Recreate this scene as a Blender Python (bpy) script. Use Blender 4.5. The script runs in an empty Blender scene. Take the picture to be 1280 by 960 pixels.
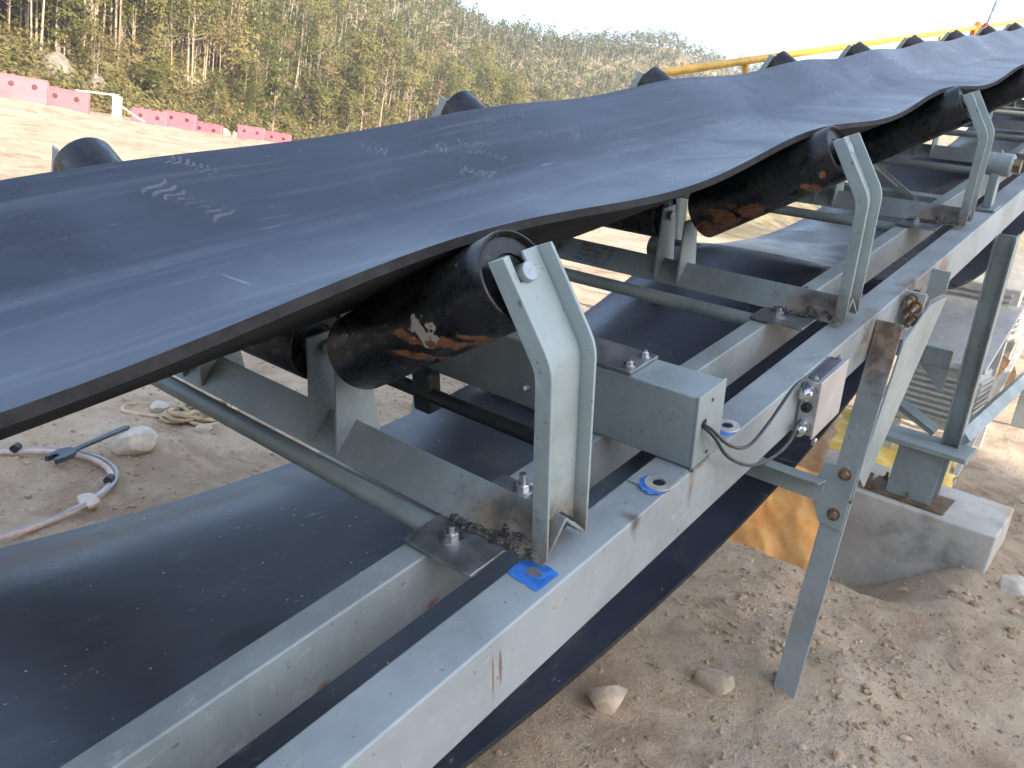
import bpy, bmesh, math, random
import numpy as np
from mathutils import Vector, Matrix
random.seed(7); rng = np.random.default_rng(7)
scn = bpy.context.scene
COL = scn.collection
RAD = math.radians
TH = RAD(15.0)                                   # slope of the conveyor
cT, sT = math.cos(TH), math.sin(TH)
RC = Matrix(((cT, 0, -sT), (0, 1, 0), (sT, 0, cT)))   # conveyor frame -> world

# ------------------------------------------------------------------ camera
cam = bpy.data.cameras.new('camera'); cam_o = bpy.data.objects.new('camera', cam); COL.objects.link(cam_o)
cam.sensor_width = 36.0; cam.lens = 1003 / 1280 * 36; cam.clip_start = 0.02; cam.clip_end = 5000
ax = Vector((930, -490, 1003)).normalized(); ay = Vector((-1340, -490, 1003)).normalized()
az = Vector((0, -0.8985, -0.43895)).normalized()
Mc = Matrix((ax, ay, az))                        # image axes (x right, y down, z ahead) -> conveyor frame
Rw = RC @ Mc @ Matrix(((1, 0, 0), (0, -1, 0), (0, 0, -1)))
q = Rw.to_quaternion()
cam_o.rotation_mode = 'QUATERNION'; cam_o.rotation_quaternion = q
cam_o.location = RC @ Vector((0, 0, 0.75))
scn.camera = cam_o

# ------------------------------------------------------------------ light
SUN_AZ, SUN_EL = RAD(-97), RAD(21)
w = bpy.data.worlds.new('World'); scn.world = w; w.use_nodes = True
nt = w.node_tree; bg = nt.nodes['Background']
sky = nt.nodes.new('ShaderNodeTexSky'); sky.sky_type = 'NISHITA'; sky.sun_disc = False
sky.sun_elevation = SUN_EL; sky.sun_rotation = RAD(90) - SUN_AZ
sky.air_density = 1.0; sky.dust_density = 1.0; sky.ozone_density = 1.0; sky.altitude = 100
nt.links.new(sky.outputs[0], bg.inputs[0]); bg.inputs[1].default_value = 0.15
sun = bpy.data.lights.new('sun', 'SUN'); sun_o = bpy.data.objects.new('sun', sun); COL.objects.link(sun_o)
sun.energy = 5.0; sun.angle = RAD(0.5); sun.color = (1.0, 0.86, 0.68)
sd = Vector((math.cos(SUN_AZ) * math.cos(SUN_EL), math.sin(SUN_AZ) * math.cos(SUN_EL), math.sin(SUN_EL)))
sun_o.rotation_euler = sd.to_track_quat('Z', 'Y').to_euler(); sun_o.location = (0, -20, 30)
scn.view_settings.view_transform = 'Standard'; scn.view_settings.look = 'None'
scn.view_settings.exposure = 1.9; scn.view_settings.gamma = 1.0
scn.render.engine = 'CYCLES'; scn.cycles.use_adaptive_sampling = True; scn.cycles.adaptive_threshold = .03; scn.cycles.volume_bounces = 0; scn.cycles.max_bounces = 5; scn.cycles.diffuse_bounces = 3; scn.cycles.glossy_bounces = 3; scn.cycles.transmission_bounces = 3; scn.cycles.transparent_max_bounces = 6

# ------------------------------------------------------------------ helpers: meshes and things
class MB:
    def __init__(s): s.v = []; s.f = []
    def add(s, vs, fs):
        o = len(s.v); s.v += [tuple(v) for v in vs]; s.f += [tuple(i + o for i in f) for f in fs]; return s
    def box(s, a, b):
        (x0, y0, z0), (x1, y1, z1) = a, b
        return s.add([(x0,y0,z0),(x1,y0,z0),(x1,y1,z0),(x0,y1,z0),(x0,y0,z1),(x1,y0,z1),(x1,y1,z1),(x0,y1,z1)],
                     [(0,3,2,1),(4,5,6,7),(0,1,5,4),(1,2,6,5),(2,3,7,6),(3,0,4,7)])
    def prism(s, prof, axis, a, b):
        """closed 2-D profile swept along an axis (the two other axes in order)"""
        n = len(prof)
        def mk(p, t):
            c = [p[0], p[1]]; c.insert(axis, t); return c
        vs = [mk(p, a) for p in prof] + [mk(p, b) for p in prof]
        fs = [tuple(range(n))[::-1], tuple(range(n, 2 * n))] + [(i, (i+1) % n, n + (i+1) % n, n + i) for i in range(n)]
        return s.add(vs, fs)
    def extr(s, poly, off):
        """planar polygon of 3-D points thickened by vector off"""
        n = len(poly); off = Vector(off)
        vs = [Vector(p) for p in poly] + [Vector(p) + off for p in poly]
        fs = [tuple(range(n))[::-1], tuple(range(n, 2*n))] + [(i, (i+1) % n, n + (i+1) % n, n + i) for i in range(n)]
        return s.add(vs, fs)
    def tube(s, pts, r, n=10, cap=True, closed=False):
        pts = [Vector(p) for p in pts]; m = len(pts)
        rs = r if isinstance(r, (list, tuple)) else [r] * m
        up = None; rings = []
        for i, p in enumerate(pts):
            a = pts[max(i-1, 0)]; b = pts[min(i+1, m-1)]; d = (b - a).normalized()
            if up is None:
                up = Vector((0,0,1)) if abs(d.z) < .9 else Vector((1,0,0))
            u = (up - d * up.dot(d)).normalized(); v = d.cross(u); up = u
            rings.append([p + (u * math.cos(2*math.pi*k/n) + v * math.sin(2*math.pi*k/n)) * rs[i] for k in range(n)])
        vs = [q_ for rg in rings for q_ in rg]; fs = []
        for i in range(m-1):
            for k in range(n):
                fs.append((i*n+k, i*n+(k+1) % n, (i+1)*n+(k+1) % n, (i+1)*n+k))
        if cap: fs += [tuple(range(n))[::-1], tuple(range((m-1)*n, m*n))]
        return s.add(vs, fs)
    def lathe(s, prof, p0, d, n=28):
        """profile [(along, radius)] turned round an axis from p0 along d"""
        p0 = Vector(p0); d = Vector(d).normalized()
        u = d.orthogonal().normalized(); v = d.cross(u)
        vs = []; fs = []
        for (t, r) in prof:
            for k in range(n):
                a = 2*math.pi*k/n
                vs.append(p0 + d*t + (u*math.cos(a) + v*math.sin(a))*max(r, 1e-4))
        for i in range(len(prof)-1):
            for k in range(n):
                fs.append((i*n+k, i*n+(k+1) % n, (i+1)*n+(k+1) % n, (i+1)*n+k))
        return s.add(vs, fs)
    def slab(s, vs, fs, off):
        n = len(vs); off = Vector(off); cnt = {}
        for f in fs:
            for a, b in zip(f, f[1:] + f[:1]): cnt[(a, b)] = 1
        out = list(fs) + [tuple(i + n for i in reversed(f)) for f in fs]
        out += [(b, a, a + n, b + n) for (a, b) in cnt if (b, a) not in cnt]
        return s.add(list(vs) + [Vector(v) + off for v in vs], out)
    def bolt(s, p, d, r=.009, h=.008, washer=True, shank=.012):
        p = Vector(p); d = Vector(d).normalized()
        if washer: s.lathe([(0, 0), (0, r*1.55), (.0022, r*1.55), (.0022, 0)], p, d, 16)
        s.lathe([(.002, 0), (.002, r), (.002+h*.85, r), (.002+h, r*.85), (.002+h, 0)], p, d, 6)
        if shank: s.lathe([(.002+h, r*.55), (.002+h+shank, r*.55), (.002+h+shank, 0)], p, d, 10)
        return s
    def build(s, name, mat, parent=None, bevel=0, smooth=40, seg=2, fix=True):
        me = bpy.data.meshes.new(name); me.from_pydata([tuple(v) for v in s.v], [], s.f)
        if fix:
            bm = bmesh.new(); bm.from_mesh(me); bmesh.ops.recalc_face_normals(bm, faces=bm.faces); bm.to_mesh(me); bm.free()
        me.materials.append(mat)
        if smooth:
            me.polygons.foreach_set('use_smooth', [True]*len(me.polygons)); me.set_sharp_from_angle(angle=RAD(smooth))
        o = bpy.data.objects.new(name, me); COL.objects.link(o)
        if parent: o.parent = parent
        if bevel:
            b = o.modifiers.new('bevel', 'BEVEL'); b.width = bevel; b.segments = seg; b.limit_method = 'ANGLE'; b.angle_limit = RAD(40); b.harden_normals = False
        return o

def tag(o, label, cat, group=None):
    o['label'] = label; o['category'] = cat
    if group: o['group'] = group
    return o
def thing(name, label, cat, loc=(0,0,0), group=None, conv=False, rz=0):
    o = bpy.data.objects.new(name, None); COL.objects.link(o); o.empty_display_size = .1
    place(o, loc, conv, rz); return tag(o, label, cat, group)
def place(o, loc, conv=False, rz=0):
    if conv: o.location = RC @ Vector(loc); o.rotation_euler = (0, -TH, 0)
    else: o.location = loc; o.rotation_euler = (0, 0, rz)
def dup(root, label, group=None):
    r = root.copy(); COL.objects.link(r); r['label'] = label
    if group: r['group'] = group
    for ch in root.children:
        c = ch.copy(); COL.objects.link(c); c.parent = r
        for g in ch.children:
            d = g.copy(); COL.objects.link(d); d.parent = c
    return r
def structure(o): o['kind'] = 'structure'; return o
def stuff(o, label, cat): o['kind'] = 'stuff'; return tag(o, label, cat)

# ------------------------------------------------------------------ helpers: numpy noise
_perm = rng.permutation(512).astype(np.int64); _perm = np.concatenate([_perm, _perm, _perm])
_ga = rng.random(512) * 2 * np.pi; _gx, _gy = np.cos(_ga), np.sin(_ga)
def perlin(x, y):
    xi = np.floor(x).astype(np.int64); yi = np.floor(y).astype(np.int64); xf = x - xi; yf = y - yi
    u = xf**3*(xf*(xf*6-15)+10); v = yf**3*(yf*(yf*6-15)+10)
    def g(a, b, dx, dy):
        h = _perm[(_perm[a & 511] + (b & 511)) & 1023] & 511
        return _gx[h]*dx + _gy[h]*dy
    a = g(xi, yi, xf, yf); b = g(xi+1, yi, xf-1, yf); c = g(xi, yi+1, xf, yf-1); d = g(xi+1, yi+1, xf-1, yf-1)
    return (a + u*(b-a)) + v*((c + u*(d-c)) - (a + u*(b-a)))
def fbm(x, y, o=4):
    t = 0; a = 1.0
    for k in range(o): t = t + a*perlin(x*2**k + 17.3*k, y*2**k - 9.1*k); a *= .5
    return t
def sstep(a, b, x):
    t = np.clip((x-a)/(b-a), 0, 1); return t*t*(3-2*t)

# ------------------------------------------------------------------ helpers: materials
class NT:
    def __init__(s, name, rough=.6, metal=0, spec=.5):
        s.m = bpy.data.materials.new(name); s.m.use_nodes = True; s.t = s.m.node_tree
        s.b = s.t.nodes['Principled BSDF']; s.out = s.t.nodes['Material Output']
        s.b.inputs['Roughness'].default_value = rough; s.b.inputs['Metallic'].default_value = metal
        s.b.inputs['Specular IOR Level'].default_value = spec
        s.tc = s.t.nodes.new('ShaderNodeTexCoord')
    def n(s, typ, **kw):
        nd = s.t.nodes.new(typ)
        for k, v in kw.items(): setattr(nd, k, v)
        return nd
    def lk(s, a, b): s.t.links.new(a, b)
    def setv(s, inp, v):
        if hasattr(v, 'is_linked') or isinstance(v, bpy.types.NodeSocket): s.lk(v, inp)
        else: inp.default_value = v
    def coord(s, kind='Object', scale=(1,1,1), offs=None):
        mp = s.n('ShaderNodeMapping'); s.lk(s.tc.outputs[kind], mp.inputs[0]); mp.inputs['Scale'].default_value = scale
        if offs is not None:
            s.setv(mp.inputs['Location'], offs)
        return mp.outputs[0]
    def noise(s, vec, scale=5, detail=5, rough=.55, dist=0):
        nd = s.n('ShaderNodeTexNoise'); s.lk(vec, nd.inputs['Vector']); nd.inputs['Scale'].default_value = scale
        nd.inputs['Detail'].default_value = min(detail, 4); nd.inputs['Roughness'].default_value = rough; nd.inputs['Distortion'].default_value = dist
        return nd.outputs['Fac']
    def ramp(s, fac, a, b, lo=0., hi=1.):
        nd = s.n('ShaderNodeMapRange'); nd.interpolation_type = 'SMOOTHSTEP'
        s.setv(nd.inputs['Value'], fac)
        nd.inputs['From Min'].default_value = a; nd.inputs['From Max'].default_value = b
        nd.inputs['To Min'].default_value = lo; nd.inputs['To Max'].default_value = hi
        return nd.outputs[0]
    def math(s, op, a, b=0.0):
        nd = s.n('ShaderNodeMath', operation=op); s.setv(nd.inputs[0], a); s.setv(nd.inputs[1], b); return nd.outputs[0]
    def mix(s, fac, a, b):
        nd = s.n('ShaderNodeMix', data_type='RGBA'); s.setv(nd.inputs[0], fac)
        for i, v in ((6, a), (7, b)):
            if isinstance(v, (tuple, list)): nd.inputs[i].default_value = (*v[:3], 1)
            else: s.lk(v, nd.inputs[i])
        return nd.outputs[2]
    def colors(s, fac, cols):
        nd = s.n('ShaderNodeValToRGB'); s.setv(nd.inputs[0], fac); e = nd.color_ramp.elements
        while len(e) < len(cols): e.new(.5)
        for i, (p, c) in enumerate(cols): e[i].position = p; e[i].color = (*c, 1)
        return nd.outputs[0]
    def patch(s, vec, pts, soft=.5, nscale=30, namp=.8):
        """1 near the given points (x,y,z,rx,ry,rz), ragged outline"""
        tot = None; ns = s.noise(vec, nscale, 4, .6)
        for (x, y, z, rx, ry, rz) in pts:
            sub = s.n('ShaderNodeVectorMath', operation='SUBTRACT'); s.lk(vec, sub.inputs[0]); sub.inputs[1].default_value = (x, y, z)
            dv = s.n('ShaderNodeVectorMath', operation='DIVIDE'); s.lk(sub.outputs[0], dv.inputs[0]); dv.inputs[1].default_value = (rx, ry, rz)
            ln = s.n('ShaderNodeVectorMath', operation='LENGTH'); s.lk(dv.outputs[0], ln.inputs[0])
            d = s.math('ADD', ln.outputs['Value'], s.math('MULTIPLY', s.math('SUBTRACT', ns, .5), namp*2))
            r = s.ramp(d, 1-soft, 1+soft, 1, 0)
            tot = r if tot is None else s.math('MAXIMUM', tot, r)
        return tot
    def bump(s, h, strength=.3, dist=.01):
        nd = s.n('ShaderNodeBump'); s.lk(h, nd.inputs['Height']); nd.inputs['Strength'].default_value = strength; nd.inputs['Distance'].default_value = dist
        s.lk(nd.outputs[0], s.b.inputs['Normal'])
    def base(s, c): 
        if isinstance(c, tuple): s.b.inputs['Base Color'].default_value = (*c, 1)
        else: s.lk(c, s.b.inputs['Base Color'])
    def rough(s, v): s.setv(s.b.inputs['Roughness'], v)

def paint(name, base=(.27,.32,.32), burns=(), rust_pts=(), chips=.695, rough=.42, dust=.25, blue=()):
    m = NT(name, rough); v = m.coord()
    big = m.noise(v, 3.2, 4, .6); fine = m.noise(v, 42, 5, .65); st = m.noise(m.coord(scale=(9, 9, 1.6)), 5, 5, .7)
    dk = tuple(c*.78 for c in base); lt = tuple(min(1, c*1.18) for c in base)
    c = m.mix(m.ramp(big, .32, .7), dk, lt)
    c = m.mix(m.math('MULTIPLY', m.ramp(st, .5, .78), dust), c, (.46,.41,.34))
    c = m.mix(m.math('MULTIPLY', m.ramp(fine, .55, .75), .25), c, (.5,.49,.46))
    c = m.mix(m.math('MULTIPLY', m.ramp(m.noise(m.coord(scale=(1, 3, 3), offs=(2, 1, 0)), 11, 6, .75, .4), .60, .70), .4), c, (.52,.50,.46))
    c = m.mix(m.math('MULTIPLY', m.ramp(m.noise(m.coord(offs=(4, 7, 2)), 90, 2, .5), .70, .74), .6), c, (.07,.065,.06))
    chip = m.ramp(m.noise(v, 26, 6, .7), chips, chips+.03)
    c = m.mix(chip, c, (.11,.07,.045))
    if rust_pts:
        c = m.mix(m.math('MULTIPLY', m.patch(v, rust_pts, .45, 18, .9), .85), c, m.colors(fine, [(.3, (.10,.045,.02)), (.7, (.28,.13,.06))]))
    if burns:
        p = m.patch(v, burns, .75, 18, 1.2)
        c = m.mix(m.math('MULTIPLY', p, .85), c, m.colors(m.noise(v, 24, 4, .6), [(.3, (.035,.03,.028)), (.48, (.14,.10,.07)), (.62, (.30,.22,.15)), (.75, (.06,.05,.045))]))
        m.rough(m.math('ADD', m.math('MULTIPLY', p, .35), rough))
    else:
        m.rough(m.ramp(fine, .3, .8, rough-.08, rough+.18))
    if blue:
        c = m.mix(m.patch(v, blue, .18, 26, .25), c, (.05,.19,.56))
    m.base(c); m.bump(m.math('ADD', fine, m.math('MULTIPLY', m.noise(v, 160, 2), .4)), .12, .003)
    return m.m

def rubber(name, dust_sky_col=(.26,.26,.27), flecks=False, dust=.24):
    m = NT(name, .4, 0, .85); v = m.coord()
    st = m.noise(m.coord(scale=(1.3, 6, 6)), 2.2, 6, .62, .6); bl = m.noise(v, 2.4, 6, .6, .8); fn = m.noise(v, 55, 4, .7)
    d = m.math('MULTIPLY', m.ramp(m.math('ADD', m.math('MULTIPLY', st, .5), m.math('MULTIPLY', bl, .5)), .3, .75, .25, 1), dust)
    c = m.mix(d, (.012,.015,.024), dust_sky_col)  # rubber and dust tones carry the blue of the reflected sky
    sc = m.noise(m.coord(scale=(3, 26, 26)), 3.5, 3, .5, .4); sc2 = m.noise(v, 5, 2, .5)
    c = m.mix(m.math('MULTIPLY', m.math('MULTIPLY', m.ramp(sc, .66, .74), m.ramp(sc2, .46, .62)), .4), c, (.42,.41,.40))
    # dusty smears with their own outline
    sm = m.math('MULTIPLY', m.ramp(m.noise(m.coord(scale=(1, 1.6, 1.6), offs=(3.1, 1.7, 0)), 6.5, 6, .72, .3), .62, .76), .16)
    c = m.mix(sm, c, (.34,.33,.31))
    # cross-wise rub marks
    rb = m.noise(m.coord(scale=(30, 2.2, 2.2), offs=(.7, .2, 0)), 2.0, 3, .5, .3)
    c = m.mix(m.math('MULTIPLY', m.math('MULTIPLY', m.ramp(rb, .68, .75), m.ramp(m.noise(m.coord(offs=(5, 2, 1)), 3, 2), .52, .64)), .35), c, (.40,.40,.41))
    tk = m.noise(m.coord(scale=(.25, 9, 9), offs=(0, .3, 0)), 3.0, 4, .6, .15)
    c = m.mix(m.math('MULTIPLY', m.ramp(tk, .52, .68), .03 if flecks else .11), c, (.33,.34,.37))
    if flecks:
        sp = m.math('MULTIPLY', m.ramp(m.noise(m.coord(scale=(.8, 1.3, 1)), 2.6, 7, .7, .5), .55, .75), .16)
        c = m.mix(sp, c, (.30,.26,.21))
        vo = m.n('ShaderNodeTexVoronoi'); m.lk(v, vo.inputs['Vector']); vo.inputs['Scale'].default_value = 34
        sel = m.math('GREATER_THAN', m.noise(v, 60, 0), .56)
        c = m.mix(m.math('MULTIPLY', m.ramp(vo.outputs['Distance'], .05, .11, 1, 0), sel), c, (.6,.58,.55))
    m.base(c)
    m.rough(m.math('ADD', m.ramp(bl, .35, .7, .24, .36), m.math('MULTIPLY', d, .4)))
    m.bump(m.math('ADD', fn, m.math('MULTIPLY', st, 1.5)), .10, .004)
    return m.m

def black_roller(name, rust=(), white=(), generic=.74):
    m = NT(name, .32); 
    oi = m.n('ShaderNodeObjectInfo'); off = m.n('ShaderNodeCombineXYZ')
    for i in range(3): m.lk(m.math('MULTIPLY', oi.outputs['Random'], 9.0 + i*3), off.inputs[i])
    v0 = m.coord(); v = m.coord(offs=off.outputs[0])
    fn = m.noise(v, 48, 5, .7); bg_ = m.noise(v, 7, 5, .6)
    c = m.mix(m.ramp(bg_, .4, .75, 0, .28), (.010,.010,.011), (.10,.095,.085))
    c = m.mix(m.math('MULTIPLY', m.ramp(fn, .62, .72), .35), c, (.32,.30,.26))
    rc = m.colors(m.noise(v, 60, 3), [(.3, (.15,.062,.03)), (.7, (.33,.145,.06))])
    c = m.mix(m.ramp(m.noise(v, 13, 7, .65), generic, generic+.02), c, rc)
    if rust: c = m.mix(m.patch(v0, rust, .07, 34, 1.9), c, rc)
    if white: c = m.mix(m.patch(v0, white, .07, 60, 1.9), c, (.46,.43,.37))
    m.base(c); m.rough(m.ramp(fn, .3, .75, .22, .5)); m.bump(fn, .15, .003)
    return m.m

def simple(name, col, rough=.5, metal=0, nscale=30, var=.25, bump=.1, dist=.003, spec=.5):
    m = NT(name, rough, metal, spec); v = m.coord(); f = m.noise(v, nscale, 5, .65)
    g = m.noise(v, nscale*.15, 4, .6)
    c = m.mix(m.ramp(m.math('ADD', m.math('MULTIPLY', f, .5), m.math('MULTIPLY', g, .5)), .35, .65), tuple(x*(1-var) for x in col), tuple(min(1, x*(1+var)) for x in col))
    m.base(c); m.rough(m.ramp(f, .3, .7, max(.05, rough-.1), min(1, rough+.1)))
    if bump: m.bump(f, bump, dist)
    return m.m

YC = 1.285                                       # centre line of the belt
M_paint = paint('grey_paint')
def _f(l): return [(a, b-YC, c, d, e, f) for (a, b, c, d, e, f) in l]
M_outer = paint('stringer_paint', (.31,.345,.355), dust=.3,
    burns=_f([(.93,.515,-.008,.012,.03,.022), (1.115,.51,-.015,.010,.03,.045), (2.07,.5,-.03,.07,.05,.09), (2.45,.5,-.03,.16,.05,.06)]),
    rust_pts=_f([(.60,.515,-.05,.003,.02,.03), (.585,.515,-.06,.002,.02,.045), (2.75,.5,-.05,.09,.04,.05)]))
M_inner = paint('channel_paint', (.27,.31,.32), chips=.70, dust=.35, rust_pts=_f([(.66,.70,-.098,.02,.03,.010), (.45,.70,-.1,.012,.03,.008)]))
M_post = paint('post_paint', (.32,.375,.37), burns=[(0, .585-YC, .03, .06, .06, .055), (0, YC-.585, .03, .06, .06, .055)])
M_base = paint('base_paint', (.28,.325,.33), burns=[(-.035, .62-YC, .03, .08, .095, .045), (-.035, YC-.655, .03, .08, .095, .045)], dust=.15)
M_leg = paint('leg_paint', (.30,.345,.345), burns=_f([(2.09,.48,-.09,.06,.06,.10)]), rust_pts=_f([(2.10,.48,-.05,.05,.05,.05)]))
M_weld = simple('weld_metal', (.16,.145,.125), .45, .6, 60, .5, .6, .004)
M_zinc = simple('zinc_plate', (.50,.51,.52), .32, .85, 25, .25, .1)
M_steel = simple('steel_plate', (.33,.35,.36), .38, .7, 22, .3, .15)
M_rustbolt = simple('rusty_bolt', (.22,.15,.09), .55, .5, 60, .4, .3)
M_dark = simple('dark_steel', (.03,.035,.036), .45, .3, 30, .3)
M_black = simple('black_plastic', (.012,.012,.012), .4, 0, 30, .2)
M_cable = simple('cable_sheath', (.03,.03,.032), .42, 0, 30, .2)
M_gland = simple('chromed_gland', (.62,.62,.63), .2, .95, 30, .15)
M_jb = simple('stainless_box', (.55,.545,.54), .42, .6, 14, .12, .05)
M_lens = simple('violet_film', (.15,.15,.17), .15, .2, 20, .2)
M_rubber = rubber('belt_rubber', (.15,.19,.30), False, .20)  # dust tone tinted blue to paint in the sky's reflection
M_cut = simple('cut_rubber', (.035,.033,.032), .85, 0, 40, .4, .2, .003, .15)
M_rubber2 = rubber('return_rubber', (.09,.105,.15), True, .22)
M_roller = black_roller('black_roller')
M_hand = simple('yellow_paint', (.72,.40,.045), .45, 0, 20, .25)
M_orange = simple('orange_paint', (.75,.19,.03), .5, 0, 20, .25)
M_mark = simple('marker_ink', (.012,.014,.018), .6, 0, 20, .1, 0)
M_washer = simple('worn_washer', (.62,.60,.55), .4, .6, 30, .25)
M_bluepaint = simple('blue_marking', (.035,.16,.50), .6, 0, 60, .45, .2)

# ------------------------------------------------------------------ terrain
GZ = -0.62
def polar(xs, ps, x): return np.interp(x, xs, ps)
AZ = np.array([-10, 5, 12, 20, 24, 30, 37, 42, 48, 53, 62, 70, 90, 120, 150])
FOOT = np.array([320, 300, 250, 190, 170, 135, 110, 95, 82, 72, 60, 52, 52, 60, 90])
RIDGE = np.array([600, 560, 480, 400, 360, 300, 265, 245, 225, 205, 180, 165, 165, 200, 240])
ELEV = np.array([2, 5, 8.3, 9.6, 9.9, 11.0, 10.3, 10.1, 12.3, 14, 16, 17, 15, 8, 2])
def height(x, y, near=True):
    x = np.asarray(x, float); y = np.asarray(y, float)
    r = np.hypot(x, y) + 1e-6; a = np.degrees(np.arctan2(y, x))
    r0 = polar(AZ, FOOT, a); rr = polar(AZ, RIDGE, a); el = polar(AZ, ELEV, a)
    front = sstep(-14, 2, a)*(1 - sstep(140, 170, a))
    berm = .95*sstep(12, 34, r)*sstep(35, 50, a)*(1 - sstep(110, 140, a))
    top = np.maximum(rr*np.tan(np.radians(el)) - 6, 1)
    t = np.clip((r - r0)/(rr - r0), 0, 1.6)
    prof = np.where(t < 1, .75*t + .25*t*t*(3-2*t), 1 - .35*(t-1))
    hill = top*prof*front*(1 + .10*fbm(x/38, y/38, 3)) + sstep(0, .15, t)*2.2*fbm(x/13, y/13, 3)*front
    z = GZ + berm + hill
    if near:
        m = -.30*sstep(3.0, 3.45, x)*(1-sstep(4.4, 4.8, x))*sstep(.22, .75, y)*(1-sstep(1.7, 2.3, y)) + np.exp(-((x-2.8)**2/.06 + (y-.9)**2/.12))*.05 + np.exp(-((x-2.25)**2/.05 + (y-.35)**2/.05))*.05
        fade = 1 - sstep(14, 40, r)
        z = z + fade*(.05*fbm(x*.9, y*.9, 3) + .026*fbm(x*3.1+5, y*3.1, 3) + .014*np.abs(fbm(x*11, y*11, 3)) + .008*fbm(x*24, y*24, 2)) + m
        z = z + .25*fbm(x/9, y/9, 3)*sstep(10, 26, r) + .32*fbm(x/3.2, y/3.2, 3)*sstep(25, 30, r)*(1-sstep(42, 50, r))
    return z
def graded(a, b, step, far, g=1.06):
    c = list(np.arange(a, b, step)); s = step; p = c[-1]; hi = []
    while p < far: s *= g; p += s; hi.append(p)
    s = step; p = c[0]; lo = []
    while p > -far: s *= g; p -= s; lo.append(p)
    return np.array(lo[::-1] + c + hi)
def grid_mesh(name, X, Y, Z, mat):
    nx, ny = X.shape
    v = np.stack([X, Y, Z], -1).reshape(-1, 3)
    i = np.arange(nx*ny).reshape(nx, ny)
    f = np.stack([i[:-1,:-1], i[1:,:-1], i[1:,1:], i[:-1,1:]], -1).reshape(-1, 4)
    me = bpy.data.meshes.new(name); me.vertices.add(len(v)); me.vertices.foreach_set('co', v.ravel())
    me.loops.add(f.size); me.loops.foreach_set('vertex_index', f.ravel().astype(np.int32))
    me.polygons.add(len(f)); me.polygons.foreach_set('loop_start', np.arange(0, f.size, 4, dtype=np.int32))
    me.update(); me.validate(); me.polygons.foreach_set('use_smooth', np.ones(len(f), bool))
    me.materials.append(mat); o = bpy.data.objects.new(name, me); COL.objects.link(o); return o
def soil():
    m = NT('soil', .95, 0, .2); v = m.coord()
    a = m.noise(v, .8, 6, .6); b = m.noise(v, 7, 6, .7); c_ = m.noise(v, 60, 4, .7)
    c = m.colors(m.math('ADD', m.math('MULTIPLY', a, .55), m.math('MULTIPLY', b, .45)),
                 [(.30, (.37,.255,.165)), (.45, (.53,.39,.26)), (.56, (.62,.475,.335)), (.70, (.69,.58,.45))])
    c = m.mix(m.math('MULTIPLY', m.ramp(c_, .56, .72), .5), c, (.64,.54,.43))
    c = m.mix(m.math('MULTIPLY', m.ramp(c_, .44, .3), .4), c, (.19,.13,.085))
    c = m.mix(m.math('MULTIPLY', m.ramp(m.noise(m.coord(offs=(9, 4, 0)), 1.7, 6, .68, .6), .50, .66), .55), c, (.27,.175,.11))
    c = m.mix(m.math('MULTIPLY', m.ramp(m.noise(m.coord(offs=(1, 8, 0)), 120, 3, .6), .64, .70), m.ramp(m.noise(v, 2.2, 4), .42, .62)), c, (.78,.72,.64))
    # wood floor on the slopes: dry grass, litter and stone
    ln = m.n('ShaderNodeVectorMath', operation='LENGTH'); m.lk(v, ln.inputs[0])
    d = m.ramp(ln.outputs['Value'], 44, 60)
    h = m.colors(m.noise(v, .16, 6, .65), [(.32, (.10,.085,.04)), (.5, (.24,.19,.09)), (.62, (.34,.27,.15)), (.74, (.42,.37,.30))])
    h = m.mix(m.ramp(m.noise(v, .9, 5, .7), .45, .7, 0, .7), h, (.085,.085,.035))
    m.base(m.mix(d, c, h)); m.bump(m.math('ADD', b, m.math('ADD', m.math('MULTIPLY', c_, .7), m.math('MULTIPLY', m.noise(v, 190, 3, .7), .35))), .85, .022)
    return m.m
M_soil = soil()
gx = graded(0.3, 5.6, .024, 1300); gy = graded(-.9, 4.4, .026, 1300)
GX, GY = np.meshgrid(gx, gy, indexing='ij')
ground = structure(grid_mesh('ground', GX, GY, height(GX, GY), M_soil))

# unseen ridge, added and shaped to keep the low sun off the near conveyor
ux = np.linspace(-260, 40, 90); uy = np.linspace(-170, -40, 60)
UX, UY = np.meshgrid(ux, uy, indexing='ij')
edge = 1 - sstep(-6.0, 2.0, UX + .12*(UY+60) + 1.0*fbm(UX*0+3, UY/14, 3))
UZ = -3 + edge*sstep(-40, -68, UY)*(35 + 1.5*fbm(UX/30, UY/30, 3))*(1-sstep(-110, -170, UY)*.9)*sstep(-260, -200, UX)
structure(grid_mesh('hill', UX, UY, UZ, M_soil))

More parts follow.
